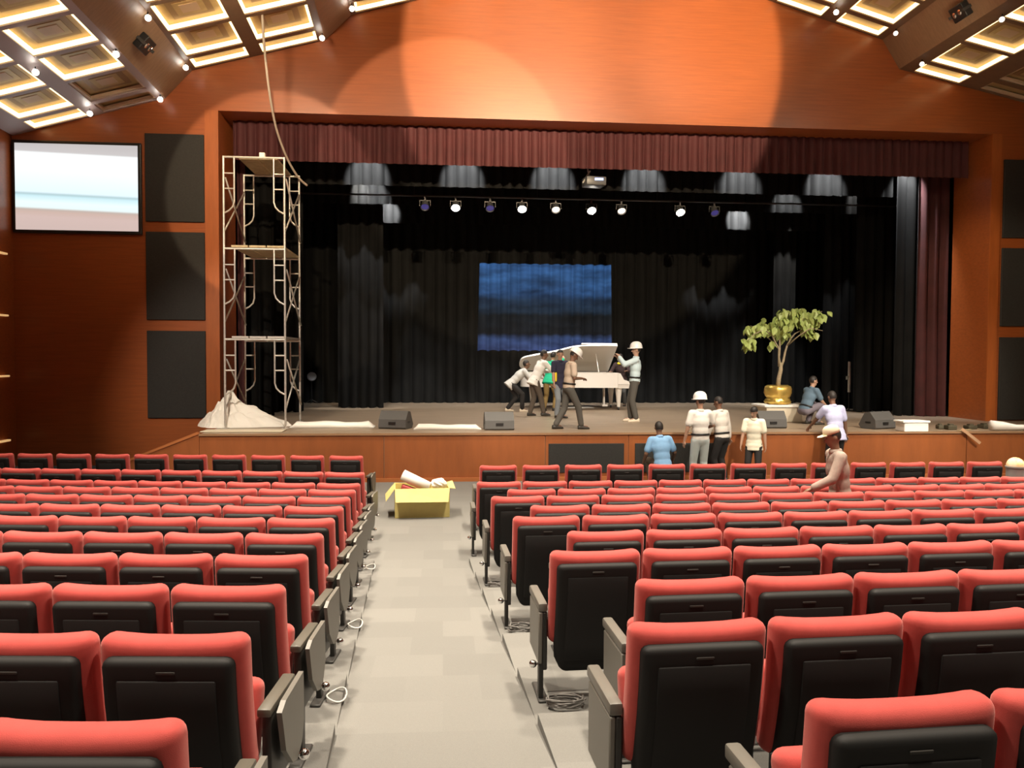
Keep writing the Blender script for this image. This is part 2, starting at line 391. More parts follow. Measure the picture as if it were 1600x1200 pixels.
# spotlights hanging on the ceiling
def bay_hit(b, px, py):
    o = bay_pt(b, b[0][0], 0); e1 = bay_pt(b, b[1][0], 0) - o; n = e1.cross(b[2]).normalized()
    d = ray(px, py); t = (o - CAM).dot(n) / d.dot(n); return CAM + d * t
def spot_fix(px, py, bi, lit, label):
    p = bay_hit(BAYS[bi], px, py); d = (CAM + V((0, 3, -1)) - p).normalized()
    t = thing('ceiling_spotlight', label, 'spotlight', p + V((0, 0, -.02)), 0, 'ceiling spotlights')
    MB().tube([(0, 0, .02), (0, 0, -.05)], .012, 6).build('stem', black_m, t)
    c = V((0, 0, -.08)); a = c - d * .06; e = c + d * .05
    MB().tube([a, c, e, e + d * .015], [.035, .045, .055, .06], 12, False).build('housing', black_m, t)
    MB().tube([c + d * .02, e + d * .004], [.05, .052], 12).build('lens', lamp_m if lit else lampdim_m, t)
SL = 'bright white ceiling spotlight '
for a in ((55, 104, 0, 1, SL + 'on the rib between glowing coffers above the screen'), (140, 170, 0, 1, SL + 'at the wall end of the rib above the screen'),
          (181, 76, 0, 1, SL + 'below the sloping board, beside a lit coffer'), (250, 148, 0, 1, SL + 'below the sloping board, at the wall'),
          (231, 19, 1, 1, SL + 'above the sloping board with the black projector'), (290, 98, 1, 1, SL + 'above the sloping board, at the wall'),
          (503, 52, 1, 1, SL + 'at the wall, past the hanging cord'), (550, 6, 2, 1, SL + 'on the highest bay, at the wall'),
          (1307, 12, 5, 1, SL + 'between two lit coffers above the tree side'),
          (1400, 45, 5, 0, 'dim ceiling spotlight beside the sloping board on the tree side'), (1441, 93, 6, 0, 'dim ceiling spotlight at a short lit coffer on the tree side'),
          (1566, 22, 6, 0, 'dim ceiling spotlight between coffers on the tree side')):
    spot_fix(*a)
def riser_hit(i, px, py):
    a, b = BAYS[i], BAYS[i + 1]; o = bay_pt(a, a[1][0], 0); n = (bay_pt(b, b[0][0], 0) - o).cross(a[2]).normalized()
    d = ray(px, py); return CAM + d * ((o - CAM).dot(n) / d.dot(n)), n
for i, px, py, lb in ((0, 221, 64, 'black box fixture on the sloping ceiling board above the screen'), (5, 1506, 15, 'black box fixture on the sloping ceiling board on the tree side')):
    p, n = riser_hit(i, px, py)
    if n.dot(CAM - p) < 0: n = -n
    t = thing('ceiling_fixture', lb, 'light fixture', p, 0, 'black ceiling fixtures')
    u = V((0, 1, 0)); u = (u - n * u.dot(n)).normalized(); v = n.cross(u); M = Matrix((u, v, n)).transposed().to_4x4()
    MB().rbox(-.22, .22, -.16, .16, 0, .16, .02, 2, M).build('housing', black_m, t)
    for k in (-.09, .09): MB().lathe([(.055, .155), (.06, .175), (.03, .185)], 12, M @ Matrix.Translation((k, 0, 0))).build('lens', chrome, t)
    for s_ in (-.25, .225): MB().box(s_, s_ + .025, -.03, .03, -.01, .2, M).build('bracket', dkgrey_m, t)

# ------------------------------------------------------------------ seats
LEAN = .17
def shear(p): return V((p.x, p.y - (p.z - .45) * LEAN, p.z))
def backfn(p):
    q = V(p); cx = abs(q.x) / .27
    if q.z > .85: q.z += .022 * (cx ** 3) - .012
    if q.z > .85: q.y += .02 * (1 - cx ** 2) * 0
    q.y -= .018 * math.sin(max(0, (q.z - .4)) / .56 * math.pi)      # lumbar curve
    return shear(q)
S_H = .96
def me_of(mb, name, m, smooth=True, auto=40):
    me = mb.mesh(name, smooth); me.materials.append(m)
    if auto: me.set_sharp_from_angle(angle=R(auto))
    return me
cush = MB().rbox(-.268, .268, .0, .125, .36, S_H, .052, 5, None, backfn, 6)
def panfn(p):
    q = V(p)
    if q.z < .32: q.x *= 1 - .22 * ((.32 - q.z) / .13) ** 2
    return backfn(q) if q.z < .85 else shear(V((q.x, q.y - .018 * math.sin((q.z - .4) / .56 * math.pi), q.z)))
panel = MB().rbox(-.235, .235, -.045, .05, .19, .893, .03, 3, None, panfn, 7)
inset = MB().rbox(-.178, .178, -.052, -.03, .27, .815, .008, 2, None, backfn, 4)
tagp = MB().rbox(-.034, .034, -.049, -.03, .840, .862, .002, 1, None, backfn)
M_seat = Matrix.Translation((0, .16, .42)) @ Matrix.Rotation(R(-14), 4, 'X')
scush = MB().rbox(-.228, .228, 0, .12, -.06, .27, .045, 4, M_seat)
sunder = MB().rbox(-.21, .21, .115, .15, -.05, .24, .012, 2, M_seat)
ME = {n: me_of(mb, n, m) for n, mb, m in (('backrest', cush, seat_red), ('back_shell', panel, seat_blk), ('back_inset', inset, seat_in), ('number_plate', tagp, seat_tag), ('seat_cushion', scush, seat_red), ('seat_base', sunder, seat_blk))}
def arm_meshes():
    d = {}
    d['armrest'] = me_of(MB().rbox(-.028, .028, .085, .45, .585, .62, .01, 2), 'armrest', arm_m)
    d['arm_panel'] = me_of(MB().rbox(-.02, .02, .125, .38, .26, .584, .008, 2), 'arm_panel', armd_m)
    d['leg'] = me_of(MB().rbox(-.016, .016, .15, .21, .015, .27, .005, 1), 'leg', armd_m)
    d['foot'] = me_of(MB().rbox(-.032, .032, .06, .31, 0, .018, .006, 1), 'foot', dkgrey_m)
    # aisle end of the scaffold-side block: folded writing tablet
    pts = [(.10, .60), (.16, .625), (.43, .635), (.44, .42), (.40, .34), (.33, .30), (.26, .32), (.16, .42)]
    tb = MB(); n = len(pts)
    tb.add([V((x, y, z)) for x in (.045, .066) for y, z in pts], [tuple(range(n)), tuple(range(2 * n - 1, n - 1, -1))] + [(i, i + n, (i + 1) % n + n, (i + 1) % n) for i in range(n)])
    d['writing_tablet'] = me_of(tb, 'writing_tablet', tablet_m, False, None)
    kb = MB().ell((.075, .40, .285), (.024, .024, .024)).tube([(.02, .40, .285), (.075, .40, .285)], .009)
    d['hinge_knob'] = me_of(kb, 'hinge_knob', chrome)
    # wide grey aisle end of the tree-side block
    d['armrest_w'] = me_of(MB().rbox(-.045, .010, .02, .44, .565, .62, .012, 2), 'armrest', tablet_m)
    d['end_panel'] = me_of(MB().rbox(-.045, -.02, .02, .40, .24, .564, .006, 1), 'end_panel', tablet_m)
    d['end_inner'] = me_of(MB().rbox(-.0195, .008, .02, .38, .20, .564, .006, 1), 'arm_panel', armd_m)
    kb = MB().ell((-.07, .07, .225), (.024, .024, .024)).tube([(0, .07, .225), (-.07, .07, .225)], .009)
    d['knob_r'] = me_of(kb, 'hinge_knob', chrome)
    d['leg_r'] = me_of(MB().rbox(-.04, -.012, .03, .09, .015, .25, .005, 1), 'leg', armd_m)
    d['foot_r'] = me_of(MB().rbox(-.045, .015, .0, .30, 0, .018, .006, 1), 'foot', dkgrey_m)
    return d
AM = arm_meshes()
ORD = ['zeroth', 'first', 'second', 'third', 'fourth', 'fifth', 'sixth', 'seventh', 'eighth', 'ninth', 'tenth', 'eleventh', 'twelfth', 'thirteenth', 'fourteenth', 'fifteenth', 'sixteenth', 'seventeenth']
def seat(X, D, phi, z, label, half, end=None, group=None, sx=1):
    p = hall(X, D, z)
    t = thing('theatre_seat', label, 'seat', p, phi - YAW, group); t.scale.x = sx; half /= sx
    for n in ('backrest', 'seat_cushion', 'seat_base'): obj(n, ME[n], t)
    sh = obj('back_shell', ME['back_shell'], t); obj('back_inset', ME['back_inset'], sh); obj('number_plate', ME['number_plate'], sh)
    def place(names, x):
        for n in names: o = obj(AM[n].name.split('.')[0], AM[n], t); o.location.x = x
    if end == 'L':
        place(('armrest', 'arm_panel', 'leg', 'foot', 'writing_tablet', 'hinge_knob'), half + .005)
    else: place(('armrest', 'arm_panel', 'leg', 'foot'), half)
    if end == 'R': place(('armrest_w', 'end_panel', 'end_inner', 'knob_r', 'leg_r', 'foot_r'), -half)
    return t
def proj(p):
    v = p - CAM; d = v.dot(FW); return 800 + F * v.dot(RT) / d, 600 - F * v.dot(UP) / d
LROWS = [2.03 + .87 * k for k in range(10)] + [10.8, 12.6]
RROWS = [2.2 + .87 * k for k in range(10)] + [11.55]
steps = []
def block(side, rows):
    nr = len(rows); sg = -1 if side == 'L' else 1
    for k, D in enumerate(rows):
        front = k == nr - 1
        if side == 'L':
            pitch = .625 if front else .571; sx = 1 if front else 1.02
            phi = R(-1.0 if front else .5 - 3.5 * k / 10); X = -.60 - .13 * D + (-.12 if front else 0)
            edge = -.60 - .13 * D + .19
        else:
            pitch = .630 if front else .592; sx = 1.02 if front else 1.055
            phi = R(7.5 - 2.0 * k / 9) if not front else R(5.4)
            X = (-.47 if front else .858 - .13 * D + (.28 if k % 2 == 0 else 0)); edge = .858 - .13 * D - .10
        z = zf(D - .1) + .004
        e = (math.cos(phi), math.sin(phi))
        j = 0; cnt = 0
        while cnt < 2 and j < 17:
            off = sg * (.27 * sx + pitch * j)
            Xc, Dc = X + e[0] * off, D + .085 + e[1] * off
            px, _ = proj(hall(Xc, Dc, 1.0 + z))
            if px < -60 - 250 / D or px > 1660 + 250 / D: cnt += 1
            if side == 'R' and front and px > 1562: break
            row = nr - k
            blk = 'block below the screen' if side == 'L' else 'block facing the tree'
            first = 'at the aisle' if j == 0 else f'{ORD[j + 1]} from the aisle'
            rown = 'front row' if row == 1 else f'{ORD[row]} row from the stage'
            seat(Xc, Dc, phi, z, f'red folding seat {first}, {rown}, {blk}', pitch / 2, side if j == 0 else None, f'red theatre seats in the {blk}', sx)
            j += 1
        if D < 9.8:     # level terrace under the row
            far = D + .57 + .09; near = D - .3 + .09; L = 20
            def q(o, DD): return hall(edge - .13 * (DD - D) + e[0] * sg * o, DD + e[1] * sg * o, 0)
            pts = [q(0, near), q(L, near), q(L, far), q(0, far)]
            MB().hexa([V((*a.xy, z - .12)) for a in pts] + [V((*a.xy, z)) for a in pts]).build('floor_step', carpet_m, floor)
block('L', LROWS); block('R', RROWS)

# cable bundles and loops on the floor
def bundle(X, D, z, label, seed, sc=1.0):
    rnd = random.Random(seed); mb = MB(); pts = []
    for i in range(70):
        a = i * .62; rx = .10 * sc * (1 + .25 * rnd.random()); ry = .05 * sc * (1 + .3 * rnd.random())
        pts.append((math.cos(a) * rx + rnd.uniform(-.015, .015), math.sin(a) * ry, .012 + .05 * sc * (i % 14) / 14 + rnd.uniform(0, .01)))
    mb.tube(pts, .006, 6)
    o = mb.build('cable_bundle', cable_m, None, True); o.location = hall(X, D, z); tag(o, label, 'cable', 'cable bundles under seats')
for k, wd in ((3, 'fourth'), (5, 'sixth'), (7, 'eighth')):
    D = RROWS[k]; X = .858 - .13 * D + .10
    row = len(RROWS) - k
    bundle(X, D + .02, zf(D - .1) + .006, f'grey coiled cable under the aisle seat, {ORD[row]} row, block facing the tree', k)
for k in (1, 3, 5, 8):
    D = LROWS[k] ; X = -.60 - .13 * D + .115; row = len(LROWS) - k
    mb = MB(); mb.tube([(math.cos(a / 18 * 6.283) * .06, math.sin(a / 18 * 6.283) * .10, .012 + .01 * math.sin(a * .7)) for a in range(19)], .006, 6)
    o = mb.build('cable_loop', cablew_m, None, True); o.location = hall(X, D + .30, zf(D - .1) + .006)
    tag(o, f'white cable loop at the aisle seat foot, {ORD[row]} row, block below the screen', 'cable', 'white cable loops')

# grey bin in the front row
p = hall(.0, 0); bp = at_z(1581, 745, .0); bpt = hall((1582 - 800) / F * 11.9, 11.9, 0)
t = thing('bin', 'grey round bin heaped with yellow and white cloth, beyond the front row', 'bin', bpt + V((.04, -.06, 0)))
MB().lathe([(.10, 0), (.105, .02), (.125, .93), (.135, .94), (.135, .96), (.12, .96)], 20).build('bin_body', mat('bin_grey', (.28, .27, .26), .5), t, auto=40)
MB().ell((0, 0, .97), (.125, .125, .12)).build('cloth_heap', mat('yellow_cloth', (.75, .48, .05), .8, col2=(.85, .75, .6), vscale=6), t, True)

# cardboard box with rolls
bp = at_z(660, 809, 0)
t = thing('cardboard_box', 'open yellow cardboard box with bent flaps on the aisle carpet', 'box', bp, R(4))
bw, bd, bh = .43, .30, .46
bx = MB().box(-bw, bw, 0, .012, 0, bh).box(-bw, bw, 2 * bd - .012, 2 * bd, 0, bh).box(-bw, -bw + .012, .012, 2 * bd - .012, 0, bh).box(bw - .012, bw, .012, 2 * bd - .012, 0, bh).box(-bw, bw, 0, 2 * bd, 0, .01)
bx.build('box_body', card_m, t)
def flap(name, pts, th=(0, 0, .008)):
    q = [V(a) for a in pts]; MB().hexa([*q, *[a + V(th) for a in q]]).build(name, card_m, t)
flap('flap', [(-bw, 0, bh), (bw, 0, bh), (bw - .03, -.13, bh - .20), (-bw + .01, -.14, bh - .19)], (0, -.006, .006))
flap('flap', [(-bw, 0, bh), (-bw - .14, .03, bh - .20), (-bw - .15, 2 * bd, bh - .18), (-bw, 2 * bd, bh)])
flap('flap', [(bw, 0, bh), (bw, 2 * bd, bh), (bw + .09, 2 * bd, bh + .02), (bw + .09, .0, bh - .01)])
flap('flap', [(-bw, 2 * bd, bh), (bw, 2 * bd, bh), (bw, 2 * bd + .14, bh - .17), (-bw, 2 * bd + .14, bh - .17)])
Mb = Matrix.Translation(bp) @ Matrix.Rotation(R(4), 4, 'Z')
o = MB().tube([Mb @ V((-.30, .38, bh + .17)), Mb @ V((.12, .28, bh - .03))], .09, 16).build('paper_roll', paper_m, None, True)
tag(o, 'thick white paper roll sticking out of the yellow box', 'paper roll')
o = MB().rbox(-.32, .10, .22, .40, -.05, .05, .015, 2, Mb @ Matrix.Translation((-.02, .0, bh - .13)) @ Matrix.Rotation(R(20), 4, 'Y')).build('red_packet', redcard, None, True)
tag(o, 'dark red packet under the white roll in the yellow box', 'packet')
mb = MB().ell((0, 0, 0), (.13, .10, .09), nu=16, nv=10)
mb.v = [tuple(V(q) * (1 + .25 * noise.noise(V(q) * 22))) for q in mb.v]
o = mb.build('paper_wad', paper_m); o.location = Mb @ V((.28, .28, bh + .03)); tag(o, 'crumpled white paper wad on top of the yellow box', 'paper')

# ------------------------------------------------------------------ curtains
def curtain(name, x0, x1, y, z0, z1, pitch, amp, m, label, group=None, seed=0, flare=0, nz=6, cat='curtain'):
    n = max(8, int((x1 - x0) / pitch * 8)); mb = MB(); vs = []; fs = []
    ph = [0.0]
    rnd = random.Random(seed)
    for i in range(n): ph.append(ph[-1] + 2 * math.pi / 8 * rnd.uniform(.75, 1.25))
    for j in range(nz + 1):
        v = j / nz; z = z1 + (z0 - z1) * v
        for i in range(n + 1):
            u = i / n; x = x0 + (x1 - x0) * u
            a = amp * (.55 + .45 * v) * (1 + .35 * noise.noise(V((x * .9, seed, z * .12))))
            yy = y + a * math.sin(ph[i] + .5 * noise.noise(V((x * 1.5, z * .35, seed + 5.))))
            vs.append(V((x + .35 * a * math.cos(ph[i]) + flare * v * (u - .5), yy, z + (.02 * math.sin(ph[i]) if j == nz else 0))))
    for j in range(nz):
        for i in range(n): k = j * (n + 1) + i; fs.append((k, k + 1, k + n + 2, k + n + 1))
    o = mb.add(vs, fs).build(name, m, None, True)
    return tag(o, label, cat, group)
VY = WY + .75
vz0 = (z_at(400, 251, VY) + z_at(1480, 277, VY)) / 2
vb = curtain('stage_valance', OL + .12, ORX - .12, VY, vz0, OT + .25, .235, .06, drape_val, 'pleated maroon pelmet across the top of the stage opening', None, 1, cat='valance')
LY = WY + 1.6
curtain('red_curtain', x_at(1428, LY), ORX - .05, LY, SZ + .015, OT + .4, .3, .09, drape_red, 'maroon curtain gathered beside the stage monitor and white foam box', None, 2)
curtain('red_curtain', OL - .02, x_at(384, LY), LY, SZ + .015, OT + .4, .3, .09, drape_red, 'maroon curtain gathered behind the steel scaffold', None, 3)
def leg(pa, pb, Y, lab, seed, top=None, pitch=.28, amp=.08):
    curtain('black_curtain', x_at(pa, Y), x_at(pb, Y), Y, SZ + .015, top or OT + 1.2, pitch, amp, drape_blk, lab, 'black stage curtains', seed)
leg(1394, 1438, 20.82, 'narrow black curtain next to the maroon curtain on the tree side', 11)
leg(1332, 1400, 22.2, 'black side curtain behind the stage monitor beside the foam box', 12)
leg(1282, 1334, 23.6, 'black side curtain behind the potted tree and silver pole', 13)
leg(1205, 1240, 25.2, 'narrow black curtain behind the tree crown', 14)
leg(384, 430, 21.2, 'black curtain next to the maroon curtain behind the scaffold', 15)
leg(418, 474, 22.4, 'black side curtain seen through the scaffold braces', 16)
leg(527, 598, 24.2, 'tall black side curtain with its hem on the stage beside the floor lamp', 17)
BY = 26.8
curtain('black_backdrop', OL - 3.2, ORX + 4.2, BY, SZ + .01, OT + 1.5, .36, .09, mat('black_serge_back', (.0065, .0065, .0062), .95, var=.2, vscale=2, spec=.15), 'wide black backdrop curtain with a blue projected picture', None, 21, nz=8)
def border(Y, ya, yb, lab, seed):
    za = (z_at(560, ya, Y) + z_at(1260, yb, Y)) / 2
    curtain('black_border', OL - 2.5, ORX + 3.5, Y, za, 12.88, .3, .07, drape_blk, lab, 'black border drapes', seed, nz=3, cat='drape'); return za
drape_back = mat('black_serge_back', (.0065, .0065, .0062), .95, var=.2, vscale=2, spec=.15)
b1 = border(21.0, 291, 303, 'first black border drape behind the maroon pelmet', 31)
b2 = border(22.9, 318, 333, 'second black border drape behind the row of stage lamps', 32)
b3 = border(24.7, 349, 359, 'rear black border drape, lowest hem above the backdrop', 33)

# stage lamps on a batten
BTY = 21.9
def P(px, py, Y=BTY): return at_y(px, py, Y)
zb = (P(600, 312).z + P(1200, 322).z) / 2
t = thing('lighting_bar', 'black lighting bar hanging across the stage behind the first border', 'lighting bar', (0, BTY, zb + .1))
MB().tube([(OL + .3, 0, 0), (ORX - .3, 0, 0)], .025, 8).build('pipe', dkgrey_m, t, True)
for k in range(6):
    x = OL + 1 + (ORX - OL - 2) * k / 5; MB().tube([(x, 0, 0), (x, 0, 12.895 - zb - .1)], .005, 5).build('wire', black_m, t)
def stage_lamp(px, py, on, label, aim=(0, -.5, -.6)):
    p = P(px, py, BTY - .12); p.y = BTY - .02; p.z = zb - .12
    t = thing('stage_lamp', label, 'stage light', p, 0, 'stage lamps on the lighting bar')
    d = V(aim).normalized()
    MB().box(-.02, .02, -.02, .02, .10, .23).box(-.15, .15, -.012, .012, .08, .10).box(-.15, -.138, -.015, .015, -.06, .1).box(.138, .15, -.015, .015, -.06, .1).build('yoke', dkgrey_m, t)
    c = V((0, 0, -.03))
    MB().tube([c - d * .16, c - d * .12, c + d * .06, c + d * .10], [.05, .09, .105, .12], 14, False).tube([c - d * .165, c - d * .155], [.05, .05], 14).build('housing', mat('lamp_housing', (.12, .12, .12), .35, metal=.6), t, auto=40)
    MB().tube([c + d * .05, c + d * .07], [.10, .10], 16).build('lens', lamp_m if on == 2 else lampdim_m if on == 1 else mat('lens_blue', (.03, .03, .12), .2, emit=(.15, .12, .9), estr=.12), t)
    if on == 2: light('stage_lamp_glow', 'SPOT', p + c + d * .14, 420, (1, .93, .84), p + V((0, .5, -3)), .05, 120, .6)
LN = 'stage lamp on the bar, '
for a in ((664, 331, 0, LN + 'unlit with a blue lens near the scaffold'), (712, 323, 2, LN + 'brightest white one above the projected picture edge'), (766, 330, 0, LN + 'unlit blue one between two white lamps'), (816, 326, 2, LN + 'lit white one left of the hanging projector box'),
          (869, 328, 1, LN + 'dim one beside the hanging projector box'), (925, 328, 2, LN + 'lit white one straight below the hanging projector'), (972, 330, 1, LN + 'dim white one over the helmeted man in pale blue'), (1064, 332, 2, LN + 'lit white one nearest the tree'),
          (1118, 334, 0, LN + 'unlit one next to a bright drape patch')):
    stage_lamp(*a)
# hanging projector box
PJ = at_y(928, 284, 20.4)
t = thing('projector', 'silver projector box hanging under the maroon pelmet', 'projector', PJ)
MB().rbox(-.26, .26, -.22, .22, -.12, .10, .02, 2, Matrix.Rotation(R(8), 4, 'Z')).build('projector_body', mat('proj_grey', (.10, .10, .10), .4), t, auto=30)
MB().tube([(-.12, 0, .1), (-.2, 0, .5), (-.2, 0, 1.6)], .018, 6).tube([(-.3, -.05, -.05), (-.12, -.1, .25)], .02, 6).build('hanger', steel, t)
MB().box(-.02, .2, -.235, -.228, -.01, .05).build('display', mat('pj_led', (.1, .1, .4), .4, emit=(.35, .5, 1), estr=2), t)
MB().lathe([(.05, 0), (.06, .05), (.045, .06)], 14, Matrix.Translation((0, .21, -.02)) @ Matrix.Rotation(R(-90), 4, 'X')).build('lens', chrome, t)
def projection(power):
    src = V((3.4, 4.0, 8.35))
    cs = [at_y(px, py, BY) for px, py in ((748, 413), (955, 413), (955, 548), (748, 548))]
    c = sum(cs, V()) / 4
    o = light('projector_beam', 'SPOT', src, power, (1, 1, 1), c, .01, 18, .0)
    q = (c - src).to_track_quat('-Z', 'Y'); inv = q.inverted()
    uv = []
    for p in cs:
        l = inv @ (p - src); uv.append((l.x / -l.z, l.y / -l.z))
    u0, u1 = sum(a[0] for a in (uv[0], uv[3])) / 2, sum(a[0] for a in (uv[1], uv[2])) / 2
    v0, v1 = sum(a[1] for a in (uv[2], uv[3])) / 2, sum(a[1] for a in (uv[0], uv[1])) / 2
    l = o.data; l.use_nodes = True; nt = l.node_tree; em = nt.nodes['Emission']
    tc = nt.nodes.new('ShaderNodeTexCoord'); sx = nt.nodes.new('ShaderNodeSeparateXYZ'); nt.links.new(tc.outputs['Normal'], sx.inputs[0])
    def m(op, a, b=None, c=None):
        n = nt.nodes.new('ShaderNodeMath'); n.operation = op
        for i, s in enumerate((a, b, c)):
            if s is None: continue
            if isinstance(s, (int, float)): n.inputs[i].default_value = s
            else: nt.links.new(s, n.inputs[i])
        return n.outputs[0]
    az = m('ABSOLUTE', sx.outputs[2]); u = m('DIVIDE', sx.outputs[0], az); v = m('DIVIDE', sx.outputs[1], az)
    un = m('DIVIDE', m('SUBTRACT', u, u0), u1 - u0); vn = m('DIVIDE', m('SUBTRACT', v, v0), v1 - v0)
    msk = m('MULTIPLY', m('MULTIPLY', m('GREATER_THAN', un, 0), m('LESS_THAN', un, 1)), m('MULTIPLY', m('GREATER_THAN', vn, 0), m('LESS_THAN', vn, 1)))
    cb = nt.nodes.new('ShaderNodeCombineXYZ'); nt.links.new(un, cb.inputs[0]); nt.links.new(m('MULTIPLY', vn, 3.0), cb.inputs[1])
    n = nt.nodes.new('ShaderNodeTexNoise'); n.inputs['Scale'].default_value = 3.2; n.inputs['Detail'].default_value = 5; nt.links.new(cb.outputs[0], n.inputs['Vector'])
    band = nt.nodes.new('ShaderNodeValToRGB'); nt.links.new(vn, band.inputs[0])
    e = band.color_ramp.elements; e[0].position = 0; e[0].color = (.16, .26, .75, 1); e[1].position = 1; e[1].color = (.10, .34, .95, 1)
    for pos, c_ in ((.13, (.14, .26, .7, 1)), (.19, (.02, .03, .05, 1)), (.40, (.02, .035, .055, 1)), (.44, (.04, .09, .17, 1)), (.58, (.05, .12, .26, 1)), (.66, (.09, .28, .75, 1)), (.82, (.11, .36, .95, 1))):
        x = e.new(pos); x.color = c_
    nz = m('MULTIPLY_ADD', n.outputs['Fac'], 2.4, -.35); nz = m('MAXIMUM', nz, .1)
    nt.links.new(band.outputs[0], em.inputs['Color']); nt.links.new(m('MULTIPLY', msk, nz), em.inputs['Strength'])
projection(580000)
# lamps above the pelmet and wings that throw pools on borders and side curtains
def pool(px, py, Y, dy, up, power, ang, col=(.95, .97, 1)):
    t = at_y(px, py, Y); light('drape_spot', 'SPOT', t + V((0, -dy, up)), power, col, t, .03, ang, .55)
for px, py in ((575, 276), (722, 279), (863, 281), (1005, 285), (1155, 288), (1288, 291)): pool(px, py, 21.0, .9, .55, 800, 64)
for px, py, pw in ((582, 306, 650), (1228, 322, 420), (1330, 326, 260)): pool(px, py, 22.9, .8, .5, pw, 60)
for px, py, pw in ((606, 333, 1100), (1152, 342, 1400)): pool(px, py, 24.7, .8, .4, pw, 52)
t_ = at_y(1414, 300, 20.82); light('wing_spot', 'SPOT', t_ + V((-.1, -.33, 1.0)), 1300, (.95, .97, 1), t_ + V((0, 0, -.4)), .03, 60, .8)
t_ = at_y(562, 440, 24.2); light('wing_spot', 'SPOT', t_ + V((.2, -1.6, 3.2)), 1100, (1, .97, .92), t_ + V((0, 0, -.8)), .03, 36, .5)
t_ = at_y(1222, 440, 25.2); light('wing_spot', 'SPOT', t_ + V((.0, -1.4, 2.6)), 900, (1, .97, .92), t_ + V((0, 0, -.6)), .03, 34, .4)
t_ = at_y(1314, 400, 23.6); light('wing_spot', 'SPOT', t_ + V((.0, -1.0, 2.4)), 420, (1, .97, .95), t_ + V((0, 0, -.6)), .03, 34, .6)

# ------------------------------------------------------------------ video screen on the wall
xa, xb = x_at(27, WY, 300), x_at(218, WY, 300); za, zb_ = z_at(120, 361, WY), z_at(120, 227, WY)
t = thing('video_screen', 'large wall screen showing a pale blue and white picture', 'screen', ((xa + xb) / 2, WY - .06, za))
hw = (xb - xa) / 2; hh = zb_ - za
MB().rbox(-hw - .07, hw + .07, -.03, .058, -.07, hh + .07, .02, 2).build('screen_frame', black_m, t)
def screen_mat():
    m = bpy.data.materials.new('screen_picture'); m.use_nodes = True; nt = m.node_tree; b = nt.nodes['Principled BSDF']; b.inputs['Base Color'].default_value = (.02, .02, .02, 1); b.inputs['Roughness'].default_value = .3
    tc = nt.nodes.new('ShaderNodeTexCoord'); sx = nt.nodes.new('ShaderNodeSeparateXYZ'); nt.links.new(tc.outputs['Generated'], sx.inputs[0])
    n = nt.nodes.new('ShaderNodeMath'); n.operation = 'MULTIPLY_ADD'; n.inputs[1].default_value = .045; nt.links.new(sx.outputs[0], n.inputs[0]); nt.links.new(sx.outputs[2], n.inputs[2])
    r = nt.nodes.new('ShaderNodeValToRGB'); nt.links.new(n.outputs[0], r.inputs[0]); e = r.color_ramp.elements
    e[0].position = 0; e[0].color = (.62, .48, .44, 1); e[1].position = 1; e[1].color = (.55, .52, .52, 1)
    for p, c in ((.16, (.66, .50, .46, 1)), (.22, (.62, .46, .40, 1)), (.245, (.55, .45, .40, 1)), (.27, (.82, .95, .95, 1)), (.33, (.85, 1, 1, 1)), (.40, (.62, .86, .92, 1)), (.425, (.45, .62, .66, 1)), (.45, (.80, .95, 1, 1)), (.70, (.95, 1, 1, 1)), (.90, (.97, 1, 1, 1)), (.92, (.60, .57, .57, 1))):
        q = e.new(p); q.color = c
    nt.links.new(r.outputs[0], b.inputs['Emission Color']); b.inputs['Emission Strength'].default_value = 1.05; return m
MB().box(-hw, hw, -.034, -.03, 0, hh).build('screen_picture', screen_mat(), t)

# ledge lamps and a vase on the side wall
for k, py in enumerate((394, 492, 588, 690)):
    p = at_y(3, py, WY - .75); q = wl.data.vertices[0].co
    xw = XL - (WY - p.y) * (AX.x / AX.y)
    o = MB().rbox(0.003, .08, -.3, .3, -.02, .02, .006, 1).build('wall_ledge', mat('brass_ledge', (.7, .45, .2), .35, emit=(1, .6, .25), estr=.6)); o.location = (xw, p.y, p.z)
    tag(o, f'{["topmost", "upper", "lower", "lowest"][k]} glowing brass ledge on the side wall by the screen', 'wall light', 'brass wall ledges')
p = at_y(-6, 700, 17.6); xw = XL - (WY - 17.6) * (AX.x / AX.y)
zz = p.z
t = thing('potted_plant', 'white pedestal vase with green plant against the side wall', 'plant', (max(p.x, xw + .3), 17.0, 0))
MB().lathe([(.15, 0), (.15, .05), (.08, .12), (.07, .6), (.14, .75), (.16, 1.0), (.13, 1.02)], 18).build('vase', foam_m, t, auto=40)
mb = MB(); rnd = random.Random(4)
for k in range(26):
    a = rnd.uniform(0, 6.28); l = rnd.uniform(.15, .3); b_ = V((math.cos(a) * l * .6, math.sin(a) * l * .6, 1.02 + l * 1.6)); s_ = V((-math.sin(a), math.cos(a), 0)) * .04
    mb.add([V((0, 0, 1.0)), b_ * .6 + V((0, 0, .42)) + s_, b_, b_ * .6 + V((0, 0, .42)) - s_], [(0, 1, 2, 3)])
mb.build('foliage', leaf_m, t)

